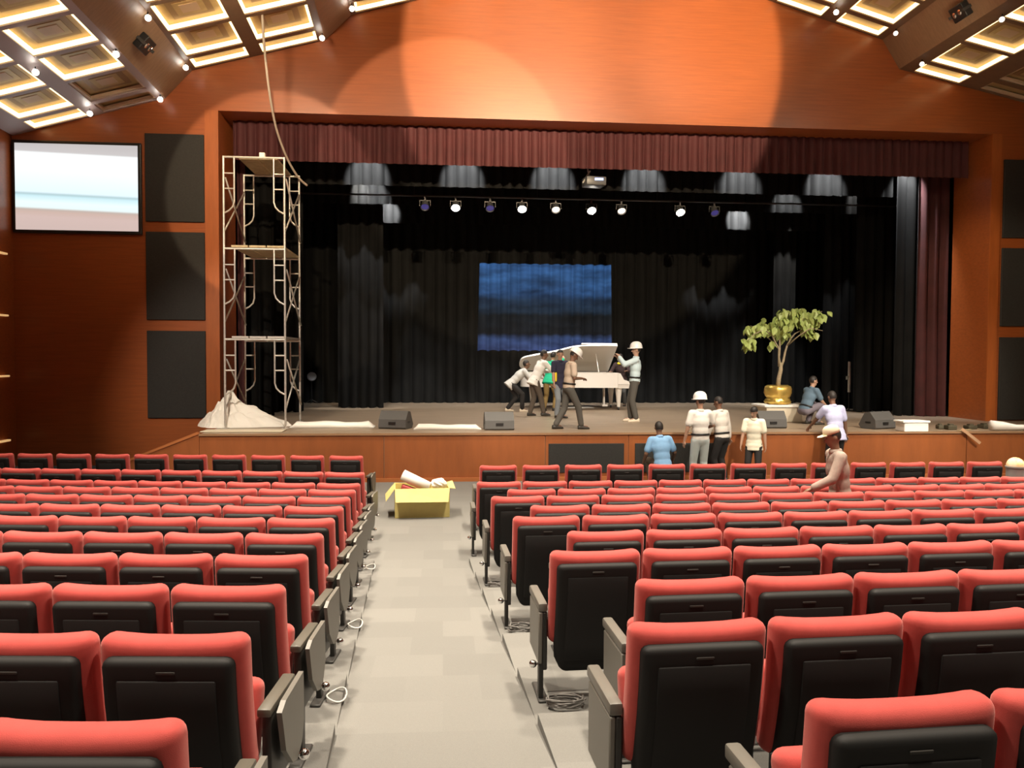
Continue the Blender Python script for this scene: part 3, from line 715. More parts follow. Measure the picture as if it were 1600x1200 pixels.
# ------------------------------------------------------------------ scaffold
SFx0 = at_z(351, 670, SZ); SFx1 = at_z(447, 669, SZ); sfy = (SFx0.y + SFx1.y) / 2; SW = SFx1.x - SFx0.x; SDp = 1.75; TH = 1.92
t = thing('scaffold_tower', 'three tier steel scaffold tower standing on the stage end', 'scaffold', (SFx0.x, sfy, SZ))
TR = .024
def arc(c, r, a0, a1, y, n=6): return [(c[0] + r * math.cos(R(a0 + (a1 - a0) * k / n)), y, c[1] + r * math.sin(R(a0 + (a1 - a0) * k / n))) for k in range(n + 1)]
for tier in range(3):
    z0 = tier * TH + (.06 if tier == 0 else 0); z1 = (tier + 1) * TH
    for y in (0, SDp):
        fr = MB().tube([(0, y, z0), (0, y, z1)], TR).tube([(SW, y, z0), (SW, y, z1)], TR).tube([(0, y, z1 - .02), (SW, y, z1 - .02)], TR)
        for s in (0, 1):
            X = lambda v: v if s == 0 else SW - v
            iw = .22
            pts = [(X(iw), y, z1 - .02), (X(iw), y, z1 - .95), (X(iw * .85), y, z1 - 1.06), (X(iw * .5), y, z1 - 1.14), (X(0), y, z1 - 1.20)]
            fr.tube(pts, TR * .8)
            for zz in (.36, .68): fr.tube([(X(0), y, z1 - zz), (X(iw), y, z1 - zz)], TR * .7)
        fr.build('ladder_frame', steel, t, auto=50)
    for x in (0, SW):
        MB().tube([(x, .03, z0 + .35), (x, SDp - .03, z1 - .45)], TR * .8, 6).build('cross_brace', steel, t, True)
        MB().tube([(x + .03, .03, z1 - .45), (x + .03, SDp - .03, z0 + .35)], TR * .8, 6).build('cross_brace', steel, t, True)
    if tier < 2:
        for k in range(3): MB().box(.16 + k * .37, .16 + k * .37 + .34, -.04, SDp + .04, z1 + .005, z1 + .05).build('plank', steel if tier == 0 else ply_m, t)
for k in range(2): MB().box(.26 + k * .42, .26 + k * .42 + .38, .25, SDp + .12, 3 * TH + .004, 3 * TH + .045).build('plank', ply_m, t)
for x in (0, SW):
    for y in (0, SDp):
        MB().tube([(x, y, .014), (x, y, .07)], .016).box(x - .07, x + .07, y - .07, y + .07, 0, .014).build('base_jack', steel, t)
o = MB().rbox(-.06, .06, -.05, .05, 0, .12, .01, 2).build('junction_box', foam_m); o.location = (SFx0.x + SW * .58, sfy + .35, SZ + 3 * TH + .046); tag(o, 'small white box on top of the scaffold tower', 'box')

# hanging cord
pts = []
for px, py in ((408, -20), (412, 60), (419, 130), (427, 180), (436, 215), (450, 250), (466, 277), (480, 290)):
    k = (py + 20) / 310; pts.append(at_y(px, py, 17.0 + 2.2 * k ** 2))
top = pts[0] + V((-.03, -.1, 1.4)); pts = [top] + pts
fine = []
for i in range(len(pts) - 1):
    a, b = pts[max(i - 1, 0)], pts[i]; c, d = pts[i + 1], pts[min(i + 2, len(pts) - 1)]
    for k in range(5):
        u = k / 5; fine.append(.5 * ((2 * b) + (c - a) * u + (2 * a - 5 * b + 4 * c - d) * u * u + (3 * b - a - 3 * c + d) * u ** 3))
fine.append(pts[-1])
tag(MB().tube(fine, .026, 8).build('hanging_cord', rope_m, None, True), 'long pale cord hanging from the ceiling down to the scaffold top', 'cord')

# ------------------------------------------------------------------ white sheets, monitors and clutter along the stage edge
def sheet(pa, pb, py, h, dep, label, seed):
    a, b = at_z(pa, py, SZ), at_z(pb, py, SZ); n = 40; mb = MB(); vs = []; fs = []; m_ = 6
    prof = [(0, 0), (.03, h * .7), (.12, h), (dep * .55, h * .95), (dep - .05, h * .6), (dep, 0)]
    for i in range(n + 1):
        u = i / n; x = a.x + (b.x - a.x) * u
        for (yy, zz) in prof:
            k = 1 + .35 * noise.noise(V((x * 2.2, yy * 3, seed)))
            e_ = min(1, u * 14, (1 - u) * 14)
            vs.append(V((x, a.y + yy + .05 * noise.noise(V((x * 1.5, seed, 0))), SZ + .004 + zz * k * max(.15, e_))))
    for i in range(n):
        for j in range(m_ - 1): q = i * m_ + j; fs.append((q, q + m_, q + m_ + 1, q + 1))
        fs.append((i * m_ + m_ - 1, (i + 1) * m_ + m_ - 1, (i + 1) * m_, i * m_))
    fs += [tuple(range(m_)), tuple(range(n * m_ + m_ - 1, n * m_ - 1, -1))]
    tag(mb.add(vs, fs).build('plastic_sheet', white_m, None, True), label, 'sheet', 'white sheeting along the stage edge')
sheet(452, 584, 669, .13, .45, 'white plastic sheeting strip between the scaffold and the first monitor', 3)
sheet(646, 752, 672, .12, .4, 'white plastic sheeting strip between the two stage monitors', 6)
# tarp heap
c = at_z(352, 672, SZ) + V((-.08, .85, 0)); mb = MB(); vs = []; fs = []; nu, nv = 72, 20
for j in range(nv + 1):
    r = j / nv
    for i in range(nu):
        a = 2 * math.pi * i / nu; ex = .62 + .10 * math.sin(a * 3) + (.75 if math.cos(a) > 0 else 0) * max(0, math.cos(a)) ** 3
        ey = .45
        h = max(0, 1 - r ** .8) * .62 * (1 + .45 * noise.noise(V((math.cos(a) * r * 5, math.sin(a) * r * 5, 3)))) + .10 * (1 - r ** 4)
        rr = r * (1 + .12 * noise.noise(V((math.cos(a) * 5, math.sin(a) * 5, r * 5))))
        vs.append(V((c.x - .1 + math.cos(a) * rr * ex, c.y + math.sin(a) * rr * ey, SZ + .004 + max(0, h + .11 * noise.noise(V((a * 4, r * 7, 1))) * (1 - r)))))
for j in range(nv):
    for i in range(nu): fs.append((j * nu + i, (j + 1) * nu + i, (j + 1) * nu + (i + 1) % nu, j * nu + (i + 1) % nu))
fs.append(tuple(nv * nu + i for i in range(nu)))
tag(mb.add(vs, fs).build('tarpaulin_heap', white_m), 'crumpled heap of white plastic tarpaulin under the scaffold', 'tarpaulin')
# flat white board under the scaffold front
a = at_z(312, 676, SZ); b = at_z(440, 676, SZ)
tag(MB().rbox(a.x, b.x, a.y, a.y + .5, SZ + .005, SZ + .022, .004, 1).build('floor_board', cream_m), 'flat pale board on the stage edge under the white tarpaulin heap', 'board')

def monitor(px, py, rz, label, w_=.62):
    p = at_z(px, py, SZ); t = thing('stage_monitor', label, 'loudspeaker', p + V((0, .05, .005)), R(rz), 'wedge stage monitors')
    poly = [(0, .03), (.03, 0), (.40, 0), (.47, .08), (.30, .36), (.17, .38), (.02, .20)]
    M = Matrix(((0, 1, 0, 0), (1, 0, 0, 0), (0, 0, 1, 0), (0, 0, 0, 1)))
    MB().prism([(y, z) for y, z in poly], -w_ / 2, w_ / 2, M).build('cabinet', mat('monitor_paint', (.085, .083, .08), .5), t)
    MB().prism([(.43, .075), (.455, .10), (.32, .335), (.30, .335)], -w_ / 2 + .04, w_ / 2 - .04, Matrix.Translation((0, .012, .01)) @ M).build('grille', black_m, t)
    MB().box(-.08, .08, -.004, .02, .09, .15).build('connector_plate', black_m, t)
    for s in (-1, 1): MB().box(s * w_ / 2 - .004, s * w_ / 2 + .004, .14, .28, .12, .16).build('handle', black_m, t)
monitor(612, 671, -18, 'black wedge monitor turned sideways between two white sheet strips')
monitor(781, 673, 2, 'black wedge monitor at the end of the white sheeting, near the aisle')
monitor(1210, 670, 0, 'grey wedge monitor in front of the cream plinth')
monitor(1386, 671, 20, 'grey wedge monitor beside the white foam box')
p = at_z(1432, 675, SZ)
t = thing('foam_box', 'white foam box with a lid on the stage edge by the maroon curtain', 'box', p + V((0, .0, .003)))
MB().rbox(-.27, .27, 0, .35, 0, .19, .015, 2).build('box_body', foam_m, t); MB().rbox(-.31, .30, -.02, .37, .192, .235, .012, 2).build('lid', foam_m, t)
for k, (px, py, w_, h) in enumerate(((1471, 671, .06, .09), (1489, 672, .10, .10), (1521, 671, .11, .08), (1543, 670, .10, .09))):
    p = at_z(px, py, SZ); o = MB().rbox(-w_, w_, 0, .2, 0, h, .02, 2).rbox(-w_ * .5, w_ * .5, .05, .15, h - .005, h + .03, .01, 2).build('tool_case', mat('olive_case', (.07, .06, .035), .6)); o.location = p + V((0, 0, .003)); o.rotation_euler.z = .15 * (k - 1.5)
    tag(o, ['small dark tool case nearest the white foam box', 'dark tool case next to the small one by the foam box', 'dark tool case behind the overhanging plank', 'dark tool case beside the white roll'][k], 'case', 'dark cases on the stage edge')
a = at_y(1503, 674, SY - .05)
M = Matrix.Translation((a.x + .05, SY - .06, SZ + .02)) @ Matrix.Rotation(R(-7), 4, 'Z') @ Matrix.Rotation(R(38), 4, 'Y')
tag(MB().box(-.08, .42, -.02, .0, -.03, .03, M).build('wood_strip', mat('pale_wood', (.5, .30, .17), .6)), 'short pale wood strip sticking down over the stage edge', 'plank')
tag(MB().box(0, .5, .0, .06, 0, .02, Matrix.Translation(at_z(1500, 674, SZ) + V((0, 0, .003))) @ Matrix.Rotation(R(30), 4, 'Z')).build('wood_strip', ply_m), 'flat wood strip lying beside the dark tool cases', 'plank')
a = at_z(1556, 674, SZ)
mb = MB().tube([a + V((0, .15, .12)), a + V((.25, .16, .10)), a + V((.6, .18, .07)), a + V((2.2, .2, .07))], [.11, .10, .06, .06], 14)
tag(mb.build('foil_roll', foam_m, None, True), 'long white wrapped roll lying at the far stage end', 'roll')

# ------------------------------------------------------------------ potted tree on plinth
p = at_z(1225, 660, SZ); Y0 = p.y
sc = (p - CAM).length / F * 1.0
t = thing('plinth', 'cream plinth with a cloth edge carrying the gold pot', 'plinth', p)
MB().rbox(-.44, .46, 0, .8, .002, .36, .015, 2).build('plinth_body', cream_m, t); MB().rbox(-.50, .50, -.04, .84, .362, .42, .02, 3).build('cloth_top', foam_m, t)
tr = thing('potted_tree', 'small green leafy tree in a lumpy gold pot on the cream plinth', 'tree', p + V((0.0, .38, .422)))
def lump(a, z): return 1 + .085 * math.sin(a * 9 + z * 30) * (1 if z < .17 else .35) + .02 * math.sin(a * 5)
MB().lathe([(.22, 0), (.29, .02), (.31, .07), (.28, .13), (.26, .165), (.30, .20), (.325, .28), (.325, .38), (.30, .44), (.24, .47), (.20, .45)], 36, None, lump).build('pot', gold_pot, tr, True)
S = .0150
def T(px, py, dy=0): return V(((px - 1222) * S, dy, (636 - py) * S))
def limb(pts, r0, r1, name='branch'):
    n = len(pts); return MB().tube(pts, [r0 + (r1 - r0) * i / (n - 1) for i in range(n)], 8).build(name, bark_m, tr, True)
limb([T(1222, 606), T(1223, 594), T(1226, 580), T(1226, 568)], .06, .045, 'trunk')
limb([T(1226, 576), T(1230, 566), T(1233, 550), T(1236, 540), T(1242, 528), T(1252, 520, .1), T(1275, 508, .15), T(1290, 490, .2), T(1301, 482, .2)], .034, .008)
limb([T(1225, 574), T(1224, 560, .05), T(1226, 545, .08), T(1225, 530, .05), T(1222, 510, 0), T(1232, 495, -.1), T(1240, 482, -.1)], .034, .008)
limb([T(1223, 574), T(1221, 558, -.05), T(1220, 545, -.08), T(1214, 536, -.1), T(1205, 524, -.2), T(1190, 514, -.25), T(1172, 522, -.3), T(1162, 532, -.3)], .03, .007)
limb([T(1226, 545, .08), T(1216, 530, .3), T(1200, 512, .45), T(1186, 506, .5)], .02, .006)
limb([T(1236, 540), T(1248, 524, -.25), T(1262, 512, -.45), T(1280, 516, -.5)], .02, .006)
lf = MB(); lf.add([V((0, 0, 0)), V((.045, .03, .006)), V((.06, .075, 0)), V((.035, .12, -.01)), V((0, .165, -.03)), V((-.035, .12, -.01)), V((-.06, .075, 0)), V((-.045, .03, .006)), V((0, .08, -.012))], [(0, 1, 8), (1, 2, 8), (2, 3, 8), (3, 4, 8), (4, 5, 8), (5, 6, 8), (6, 7, 8), (7, 0, 8)])
lme = lf.mesh('leaf', False); lme.materials.append(leaf_m)
rnd = random.Random(12)
BL = [(1200, 507, 20, 14, .4), (1182, 512, 14, 9, .35), (1220, 505, 18, 16, .45), (1240, 495, 22, 14, .45), (1258, 490, 14, 10, .35), (1230, 520, 14, 10, .35), (1270, 505, 14, 12, .35), (1283, 495, 9, 13, .25), (1290, 484, 8, 6, .2), (1172, 534, 10, 8, .15), (1275, 516, 12, 6, .3), (1212, 536, 6, 6, .15), (1163, 532, 5, 5, .1), (1304, 483, 2, 3, .05), (1235, 484, 14, 6, .3), (1258, 482, 10, 6, .25)]
CN = [38, 20, 36, 38, 22, 18, 22, 16, 12, 16, 14, 5, 5, 2, 18, 14]
for (px, py, rx, ry, dp), c_ in zip(BL, CN):
    for _ in range(c_):
        while True:
            u, v, w_ = rnd.uniform(-1, 1), rnd.uniform(-1, 1), rnd.uniform(-1, 1)
            if u * u + v * v + w_ * w_ < 1: break
        o = obj('leaf', lme, tr); o.location = T(px + u * rx, py + v * ry, w_ * dp)
        o.rotation_euler = (rnd.uniform(-1.9, -.6), rnd.uniform(-.5, .5), rnd.uniform(-1.2, 1.2) + rnd.choice((0, 3.14))); s_ = rnd.uniform(.95, 1.45); o.scale = (s_,) * 3

# silver pole and floor lamp by the curtains
p = at_z(1326, 642, SZ)
t = thing('pole_stand', 'silver pole on a black stand in front of the black side curtain', 'stand', p)
h1 = (p - CAM).length / F
MB().tube([(0, 0, .02), (0, 0, 27 * h1)], .02).lathe([(.18, 0), (.18, .015), (.03, .03)], 18).build('base', black_m, t)
MB().tube([(0, 0, 27 * h1), (0, 0, 71 * h1)], .045, 8).build('pole', steel, t); MB().box(-.09, 0, -.03, .03, 45 * h1, 50 * h1).build('clamp', steel, t)
p = at_z(487, 630, SZ)
t = thing('floor_lamp', 'small round lamp head on a black floor stand beside the scaffold', 'lamp', p)
h1 = (p - CAM).length / F
MB().tube([(0, 0, .02), (0, 0, 33 * h1)], .02).tube([(-.2, 0, .01), (0, 0, .12)], .012).tube([(.2, 0, .01), (0, 0, .12)], .012).tube([(0, -.2, .01), (0, 0, .12)], .012).build('stand', black_m, t)
MB().lathe([(.03, -.1), (.11, -.06), (.15, .02), (.15, .06), (.12, .05)], 18, Matrix.Translation((0, 0, 40 * h1)) @ Matrix.Rotation(R(75), 4, 'X') @ Matrix.Rotation(R(20), 4, 'Y')).build('lamp_head', mat('lamp_grey', (.2, .2, .21), .4, metal=.4), t, True)

# ------------------------------------------------------------------ grand piano
pl = at_z(822, 640, SZ); PY = 23.0; PX0 = x_at(818, PY + .2, 600); PX1 = x_at(985, PY + .2, 600); PL = PX1 - PX0
t = thing('grand_piano', 'white grand piano with raised lid surrounded by workers', 'piano', (PX0, PY, SZ))
def bez(pts, n=8):
    out = []
    for i in range(len(pts) - 1):
        a, b = pts[max(i - 1, 0)], pts[i]; c, d = pts[i + 1], pts[min(i + 2, len(pts) - 1)]
        for k in range(n):
            u = k / n; out.append(tuple(.5 * ((2 * b[j]) + (c[j] - a[j]) * u + (2 * a[j] - 5 * b[j] + 4 * c[j] - d[j]) * u * u + (3 * b[j] - a[j] - 3 * c[j] + d[j]) * u ** 3) for j in (0, 1)))
    return out + [pts[-1]]
KX = PL - .42
near = bez([(KX, 0), (KX * .75, .0), (KX * .55, .08), (KX * .40, .30), (KX * .22, .50), (.10, .72), (0, .98), (.03, 1.25), (.2, 1.45)])
outl = near + [(KX, 1.5)]
def offset(o, r):
    out = []; n = len(o)
    for i in range(n):
        a, b, c = V((*o[i - 1], 0)), V((*o[i], 0)), V((*o[(i + 1) % n], 0)); d = ((b - a).normalized() + (c - b).normalized()); d = d.normalized() if d.length > .01 else V((1, 0, 0))
        nn = V((d.y, -d.x, 0)); out.append((b.x + nn.x * r, b.y + nn.y * r))
    return out
inn = offset(outl, .06)
if sum((x - KX / 2) ** 2 for x, _ in inn) > sum((x - KX / 2) ** 2 for x, _ in outl): inn = offset(outl, -.06)
n = len(outl); z0, z1 = .66, 1.10
rim = MB(); vs = [V((x, y, z)) for z in (z0, z1) for x, y in outl] + [V((x, y, z)) for z in (z0 + .12, z1) for x, y in inn]
fs = []
for i in range(n):
    j = (i + 1) % n; fs += [(i, j, n + j, n + i), (n + i, n + j, 3 * n + j, 3 * n + i), (3 * n + i, 3 * n + j, 2 * n + j, 2 * n + i)]
fs += [tuple(range(n - 1, -1, -1)), tuple(range(2 * n, 3 * n))]
rim.add(vs, fs).build('rim', whitep, t, auto=35)
MB().add([V((x, y, z)) for z in (.80, .93) for x, y in offset(inn, (.02 if inn[2][1] > outl[2][1] else -.02))], [tuple(range(n)), tuple(range(n, 2 * n))] + [(i, (i + 1) % n, n + (i + 1) % n, n + i) for i in range(n)]).build('string_plate', mat('piano_plate', (.30, .24, .16), .4, metal=.3), t)
MB().rbox(KX + .005, PL, .02, 1.48, .64, .76, .015, 2).build('key_bed', whitep, t)
for y in (0, 1.38): MB().prism([(KX + .004, .765), (KX + .004, 1.10), (KX + .08, 1.08), (KX + .18, .90), (PL - .06, .84), (PL, .765)], y, y + .12).build('cheek', whitep, t)
kb, kk = MB(), MB()
for k in range(52):
    kb.box(KX + .18, PL - .05, .125 + k * .0240, .125 + k * .024 + .0228, .765, .79)
    if k % 7 not in (1, 4): kk.box(KX + .18, KX + .28, .125 + k * .024 + .017, .125 + k * .024 + .030, .79, .802)
kb.build('white_keys', paper_m, t)['kind'] = 'stuff'; kk.build('black_keys', black_m, t)['kind'] = 'stuff'
MB().prism([(KX + .004, .80), (KX + .004, 1.08), (KX + .10, .80)], .125, 1.375).build('fallboard', whitep, t)
LA = R(30); Ml = Matrix.Translation((0, 1.5, z1 + .02)) @ Matrix.Rotation(-LA, 4, 'X') @ Matrix.Translation((0, -1.5, 0))
lid = offset(outl, -.03 if inn[2][1] > outl[2][1] else .03)
MB().add([Ml @ V((x, y, z)) for z in (0, .05) for x, y in lid], [tuple(range(n)), tuple(range(n, 2 * n))] + [(i, (i + 1) % n, n + (i + 1) % n, n + i) for i in range(n)]).build('lid', whitep, t, auto=35)
MB().rbox(KX * .62, KX + .02, -.03, .28, .052, .10, .012, 2, Ml).build('folded_lid_flap', whitep, t)
MB().tube([(KX * .8, .06, z1), Ml @ V((KX * .8, .45, 0))], .014).build('lid_prop', whitep, t)
for (x, y) in ((PL - .35, .2), (PL - .35, 1.3), (.35, 1.05)):
    l = MB().lathe([(.05, .09), (.055, .12), (.075, .4), (.09, .5), (.10, .66)], 14, Matrix.Translation((x, y, 0))).build('leg', whitep, t, auto=40)
    MB().box(x - .02, x + .02, y - .02, y + .02, .06, .095).tube([(x - .02, y, .045), (x + .02, y, .045)], .044, 12).build('caster', black_m, l)
MB().box(KX - .28, KX - .24, .68, .72, .14, .66).box(KX - .28, KX - .24, .80, .84, .14, .66).box(KX - .33, KX - .17, .62, .90, .08, .14).build('pedal_lyre', whitep, t)
for k, (px, py, w_) in enumerate(((900, 637, .5), (922, 635, .25))):
    p = at_z(px, py, SZ); o = MB().box(-w_, w_, -.25, .25, 0, .008).build('paper_sheet', paper_m); o.location = p + V((0, 0, .004)); o.rotation_euler.z = .2 - .5 * k
    tag(o, ['large white paper sheet on the stage floor in front of the piano', 'small white paper sheet overlapping the large one on the stage floor'][k], 'paper')
    if k: o.location.z += .01

# ------------------------------------------------------------------ people
def remesh(mb, name, vox, m, parent, smooth=3, dec=.45, cut=None):
    me = mb.mesh(name); o = bpy.data.objects.new(name + '_tmp', me); COL.objects.link(o)
    r = o.modifiers.new('r', 'REMESH'); r.mode = 'VOXEL'; r.voxel_size = vox; r.use_smooth_shade = True
    s = o.modifiers.new('s', 'SMOOTH'); s.iterations = smooth; s.factor = .5
    if dec < 1: d = o.modifiers.new('d', 'DECIMATE'); d.ratio = dec
    dg = bpy.context.evaluated_depsgraph_get(); out = bpy.data.meshes.new_from_object(o.evaluated_get(dg)); out.name = name
    bpy.data.objects.remove(o); bpy.data.meshes.remove(me)
    if cut:
        bm = bmesh.new(); bm.from_mesh(out); bmesh.ops.bisect_plane(bm, geom=list(bm.verts) + list(bm.edges) + list(bm.faces), plane_co=cut[0], plane_no=cut[1], clear_inner=True)
        bmesh.ops.holes_fill(bm, edges=[q for q in bm.edges if q.is_boundary]); bm.to_mesh(out); bm.free()
    out.materials.clear(); out.materials.append(m); out.polygons.foreach_set('use_smooth', [True] * len(out.polygons))
    return obj(name, out, parent)
def ik(a, b, l1, l2, pole):
    d = b - a; L = d.length
    if L > (l1 + l2) * .998: b = a + d * ((l1 + l2) * .998 / L); d = b - a; L = d.length
    if L < abs(l1 - l2) + .02: L = abs(l1 - l2) + .02
    u = d.normalized(); x = (l1 * l1 - l2 * l2 + L * L) / (2 * L); h = math.sqrt(max(0, l1 * l1 - x * x))
    p = pole - u * pole.dot(u); p = p.normalized() if p.length > 1e-4 else V((0, 0, 1))
    return a + u * x + p * h, b
def person(label, loc, face, shirt, trousers, shoes, skin, hips=.92, hipf=0, lean=0, side=0, arms=None, feet=None, head=(0, 0), hat=None, sleeve='short', tuck=True, s=1.0, curl=.5, group=None, hairm=None):
    t = thing('person', label, 'person', loc, R(face), group); t.scale = (s, s, s)
    # local frame: x right, y forward, z up
    arms = arms or [(-.27, .05, .80), (.27, .05, .80)]; feet = feet or [(-.10, 0, .08), (.10, 0, .08)]
    hc = V((0, hipf, hips)); sp = V((math.sin(R(side)), math.sin(R(lean)) * math.cos(R(side)), math.cos(R(lean)) * math.cos(R(side)))).normalized()
    X = V((1, 0, 0)); X = (X - sp * X.dot(sp)).normalized(); Y = sp.cross(X)
    ax = (X, Y, sp)
    sh = hc + sp * .50; nk = hc + sp * .555
    hl = lean * .35 + head[1]; hy = head[0]
    hz = V((0, math.sin(R(hl)), math.cos(R(hl)))); hx = V((math.cos(R(hy)), math.sin(R(hy)), 0)); hx = (hx - hz * hx.dot(hz)).normalized(); hyv = hz.cross(hx)
    nb = nk + sp * .03; hcn = nb + (sp * .35 + hz * .65).normalized() * .132
    body = MB(); sh_b = MB(); tr_b = MB()
    # torso
    def tors(mb, g, hem):
        mb.ell(hc + sp * .03, (.165 + g, .115 + g, .13 + g), ax); mb.ell(hc + sp * .17, (.150 + g, .108 + g, .16 + g), ax)
        mb.ell(hc + sp * .33, (.168 + g, .118 + g, .17 + g), ax); mb.ell(hc + sp * .44, (.165 + g, .10 + g, .09 + g), ax)
        for q in (-1, 1): mb.caps(hc + sp * .485, sh + X * (q * .165), .06 + g, .058 + g)
        if hem: mb.ell(hc - sp * .04, (.178 + g, .135 + g, .12 + g), ax); mb.ell(hc - sp * .14, (.19 + g, .145 + g, .18 + g), ax)
    tors(body, 0, False)
    body.caps(nk - sp * .06, hcn - hz * .04, .056, .052)
    body.ell(hcn + hz * .02 - hyv * .006, (.074, .092, .10), (hx, hyv, hz)); body.ell(hcn - hz * .045 + hyv * .018, (.056, .068, .072), (hx, hyv, hz))
    body.caps(hcn + hyv * .088 + hz * .012, hcn + hyv * .108 - hz * .022, .010, .016, 8)
    for q in (-1, 1): body.ell(hcn + hx * (q * .078) - hyv * .005, (.012, .02, .032), (hx, hyv, hz), 8, 6)
    hands = MB()
    for q, tg in zip((-1, 1), arms):
        a = sh + X * (q * .175); el, wr = ik(a, V(tg), .285, .25, V((q * .5, -.6, -.7)))
        body.caps(a, el, .050, .040); body.caps(el, wr, .041, .028)
        f = (wr - el).normalized(); side_v = f.cross(V((0, 0, 1))); side_v = side_v.normalized() if side_v.length > .1 else V((0, 1, 0)).cross(f).normalized()
        pn = side_v.cross(f)                                            # palm normal (down-ish)
        if pn.z > 0: pn = -pn
        if abs(f.z) > .75: pn = V((-q, 0, 0)); pn = (pn - f * pn.dot(f)).normalized(); side_v = pn.cross(f)
        pc = wr + f * .045
        body.ell(pc, (.040, .018, .052), (side_v, pn, f), 10, 8)
        for k in range(4):
            off = side_v * (.029 - k * .0195); b0 = wr + f * .078 + off; l = (.034, .039, .036, .028)[k]
            f1 = (f + pn * curl * .6).normalized(); f2 = (f + pn * curl * 1.8).normalized()
            b1 = b0 + f1 * l; hands.caps(b0 - f * .015, b1, .0095, .0085, 7); hands.caps(b1, b1 + f2 * l * .9, .0085, .007, 7)
        th0 = wr + f * .03 + side_v * (.034 * (q if abs(f.z) > .75 else -q)); thd = (f * .7 + (th0 - wr - f * .03).normalized() * .7).normalized()
        hands.caps(th0, th0 + thd * .038, .011, .010, 7); hands.caps(th0 + thd * .038, th0 + thd * .038 + (f + pn * .4).normalized() * .028, .010, .008, 7)
        g = .014
        if sleeve == 'short': m_ = a + (el - a) * .72; sh_b.caps(a, m_, .058 + g, .056 + g)
        else: sh_b.caps(a, el, .056 + g, .046 + g); sh_b.caps(el, el + (wr - el) * .88, .047 + g, .034 + g)
    tors(sh_b, .016, not tuck); sh_b.ell(nk - sp * .02, (.062, .062, .035), ax)
    kp = V((0, 1, .15))
    for q, tg in zip((-1, 1), feet):
        a = hc + X * (q * .088) - sp * .02; kn, an = ik(a, V(tg), .425, .42, kp + V((q * .15, 0, 0)))
        body.caps(a, kn, .082, .056); body.caps(kn, an, .054, .036)
        g = .014; tr_b.caps(a, kn, .086 + g, .060 + g); tr_b.caps(kn, kn + (an - kn) * .93, .060 + g, .050 + g)
        fd = V((q * .12, 1, 0)).normalized()
        body.ell(an + fd * .06 - V((0, 0, .03)), (.035, .10, .035), (V((fd.y, -fd.x, 0)), fd, V((0, 0, 1))), 10, 8)
        so = MB(); rt = V((fd.y, -fd.x, 0)); base = an - V((0, 0, .08))
        pr = [(-.075, .030, .075), (-.06, .036, .085), (0, .038, .09), (.06, .044, .07), (.12, .045, .05), (.165, .036, .04), (.185, .016, .025)]
        vs = []
        for (y, w_, h) in pr:
            for (u, z) in ((-1, 0), (-1, .5), (-.6, 1), (.6, 1), (1, .5), (1, 0)): vs.append(base + fd * y + rt * (u * w_) + V((0, 0, .002 + z * h)))
        fs = [(i * 6 + j, i * 6 + (j + 1) % 6, i * 6 + 6 + (j + 1) % 6, i * 6 + 6 + j) for i in range(len(pr) - 1) for j in range(6)] + [tuple(range(6)), tuple(range(len(vs) - 1, len(vs) - 7, -1))]
        so.add(vs, fs).build('shoe', shoes, t, True)
    tr_b.ell(hc + sp * .0, (.176, .128, .125), ax); tr_b.ell(hc + sp * .07, (.168, .122, .06), ax)
    bo = remesh(body, 'body', .0135, skin, t, 2, .35)
    hm = hands.mesh('h'); bm = bmesh.new(); bm.from_mesh(bo.data); bm.from_mesh(hm); bm.to_mesh(bo.data); bm.free(); bpy.data.meshes.remove(hm)
    bo.data.polygons.foreach_set('use_smooth', [True] * len(bo.data.polygons))
    remesh(sh_b, 'shirt', .017, shirt, t, 2, .5, None if tuck else (hc - sp * .13, sp)); remesh(tr_b, 'trousers', .017, trousers, t, 2, .5)
    MB().lathe([(.075, -.02), (.078, 0), (.068, .028), (.062, .03)], 18, Matrix.Translation(nk - sp * .005) @ Matrix((X, Y, sp)).transposed().to_4x4()).build('collar', shirt, t, True)
    if tuck: MB().lathe([(.168, -.018), (.174, -.015), (.174, .015), (.168, .018)], 24, Matrix.Translation(hc + sp * .095) @ Matrix((X, Y, sp)).transposed().to_4x4() @ Matrix.Diagonal((1.07, .80, 1, 1))).build('belt', black_m, t, True)
    ey = MB()
    for q in (-1, 1): ey.ell(hcn + hx * (q * .032) + hyv * .076 + hz * .018, (.012, .008, .007), (hx, hyv, hz), 8, 6)
    ey.build('eyes', eye_m, t, True)
    MB().ell(hcn + hyv * .080 - hz * .060, (.024, .008, .006), (hx, hyv, hz), 8, 6).build('lips', lip_m, t, True)
    Mh = Matrix.Translation(hcn + hz * .02) @ Matrix((hx, hyv, hz)).transposed().to_4x4()
    if hat != 'helmet' or True:
        h = MB(); h.ell((0, -.010, .012), (.081, .097, .104), None, 20, 14)
        vs = h.v; keep = [f for f in h.f if all(vs[i][2] > (.035 if vs[i][1] > .03 else -.005 if vs[i][1] > -.02 else -.065) for i in f)]
        h2 = MB(); h2.v = [tuple(Mh @ V(v)) for v in vs]; h2.f = keep
        me = h2.mesh('hair', True)
        bm = bmesh.new(); bm.from_mesh(me); bmesh.ops.delete(bm, geom=[v for v in bm.verts if not v.link_faces], context='VERTS'); bm.to_mesh(me); bm.free()
        me.materials.append(hairm or hair_m); obj('hair', me, t)
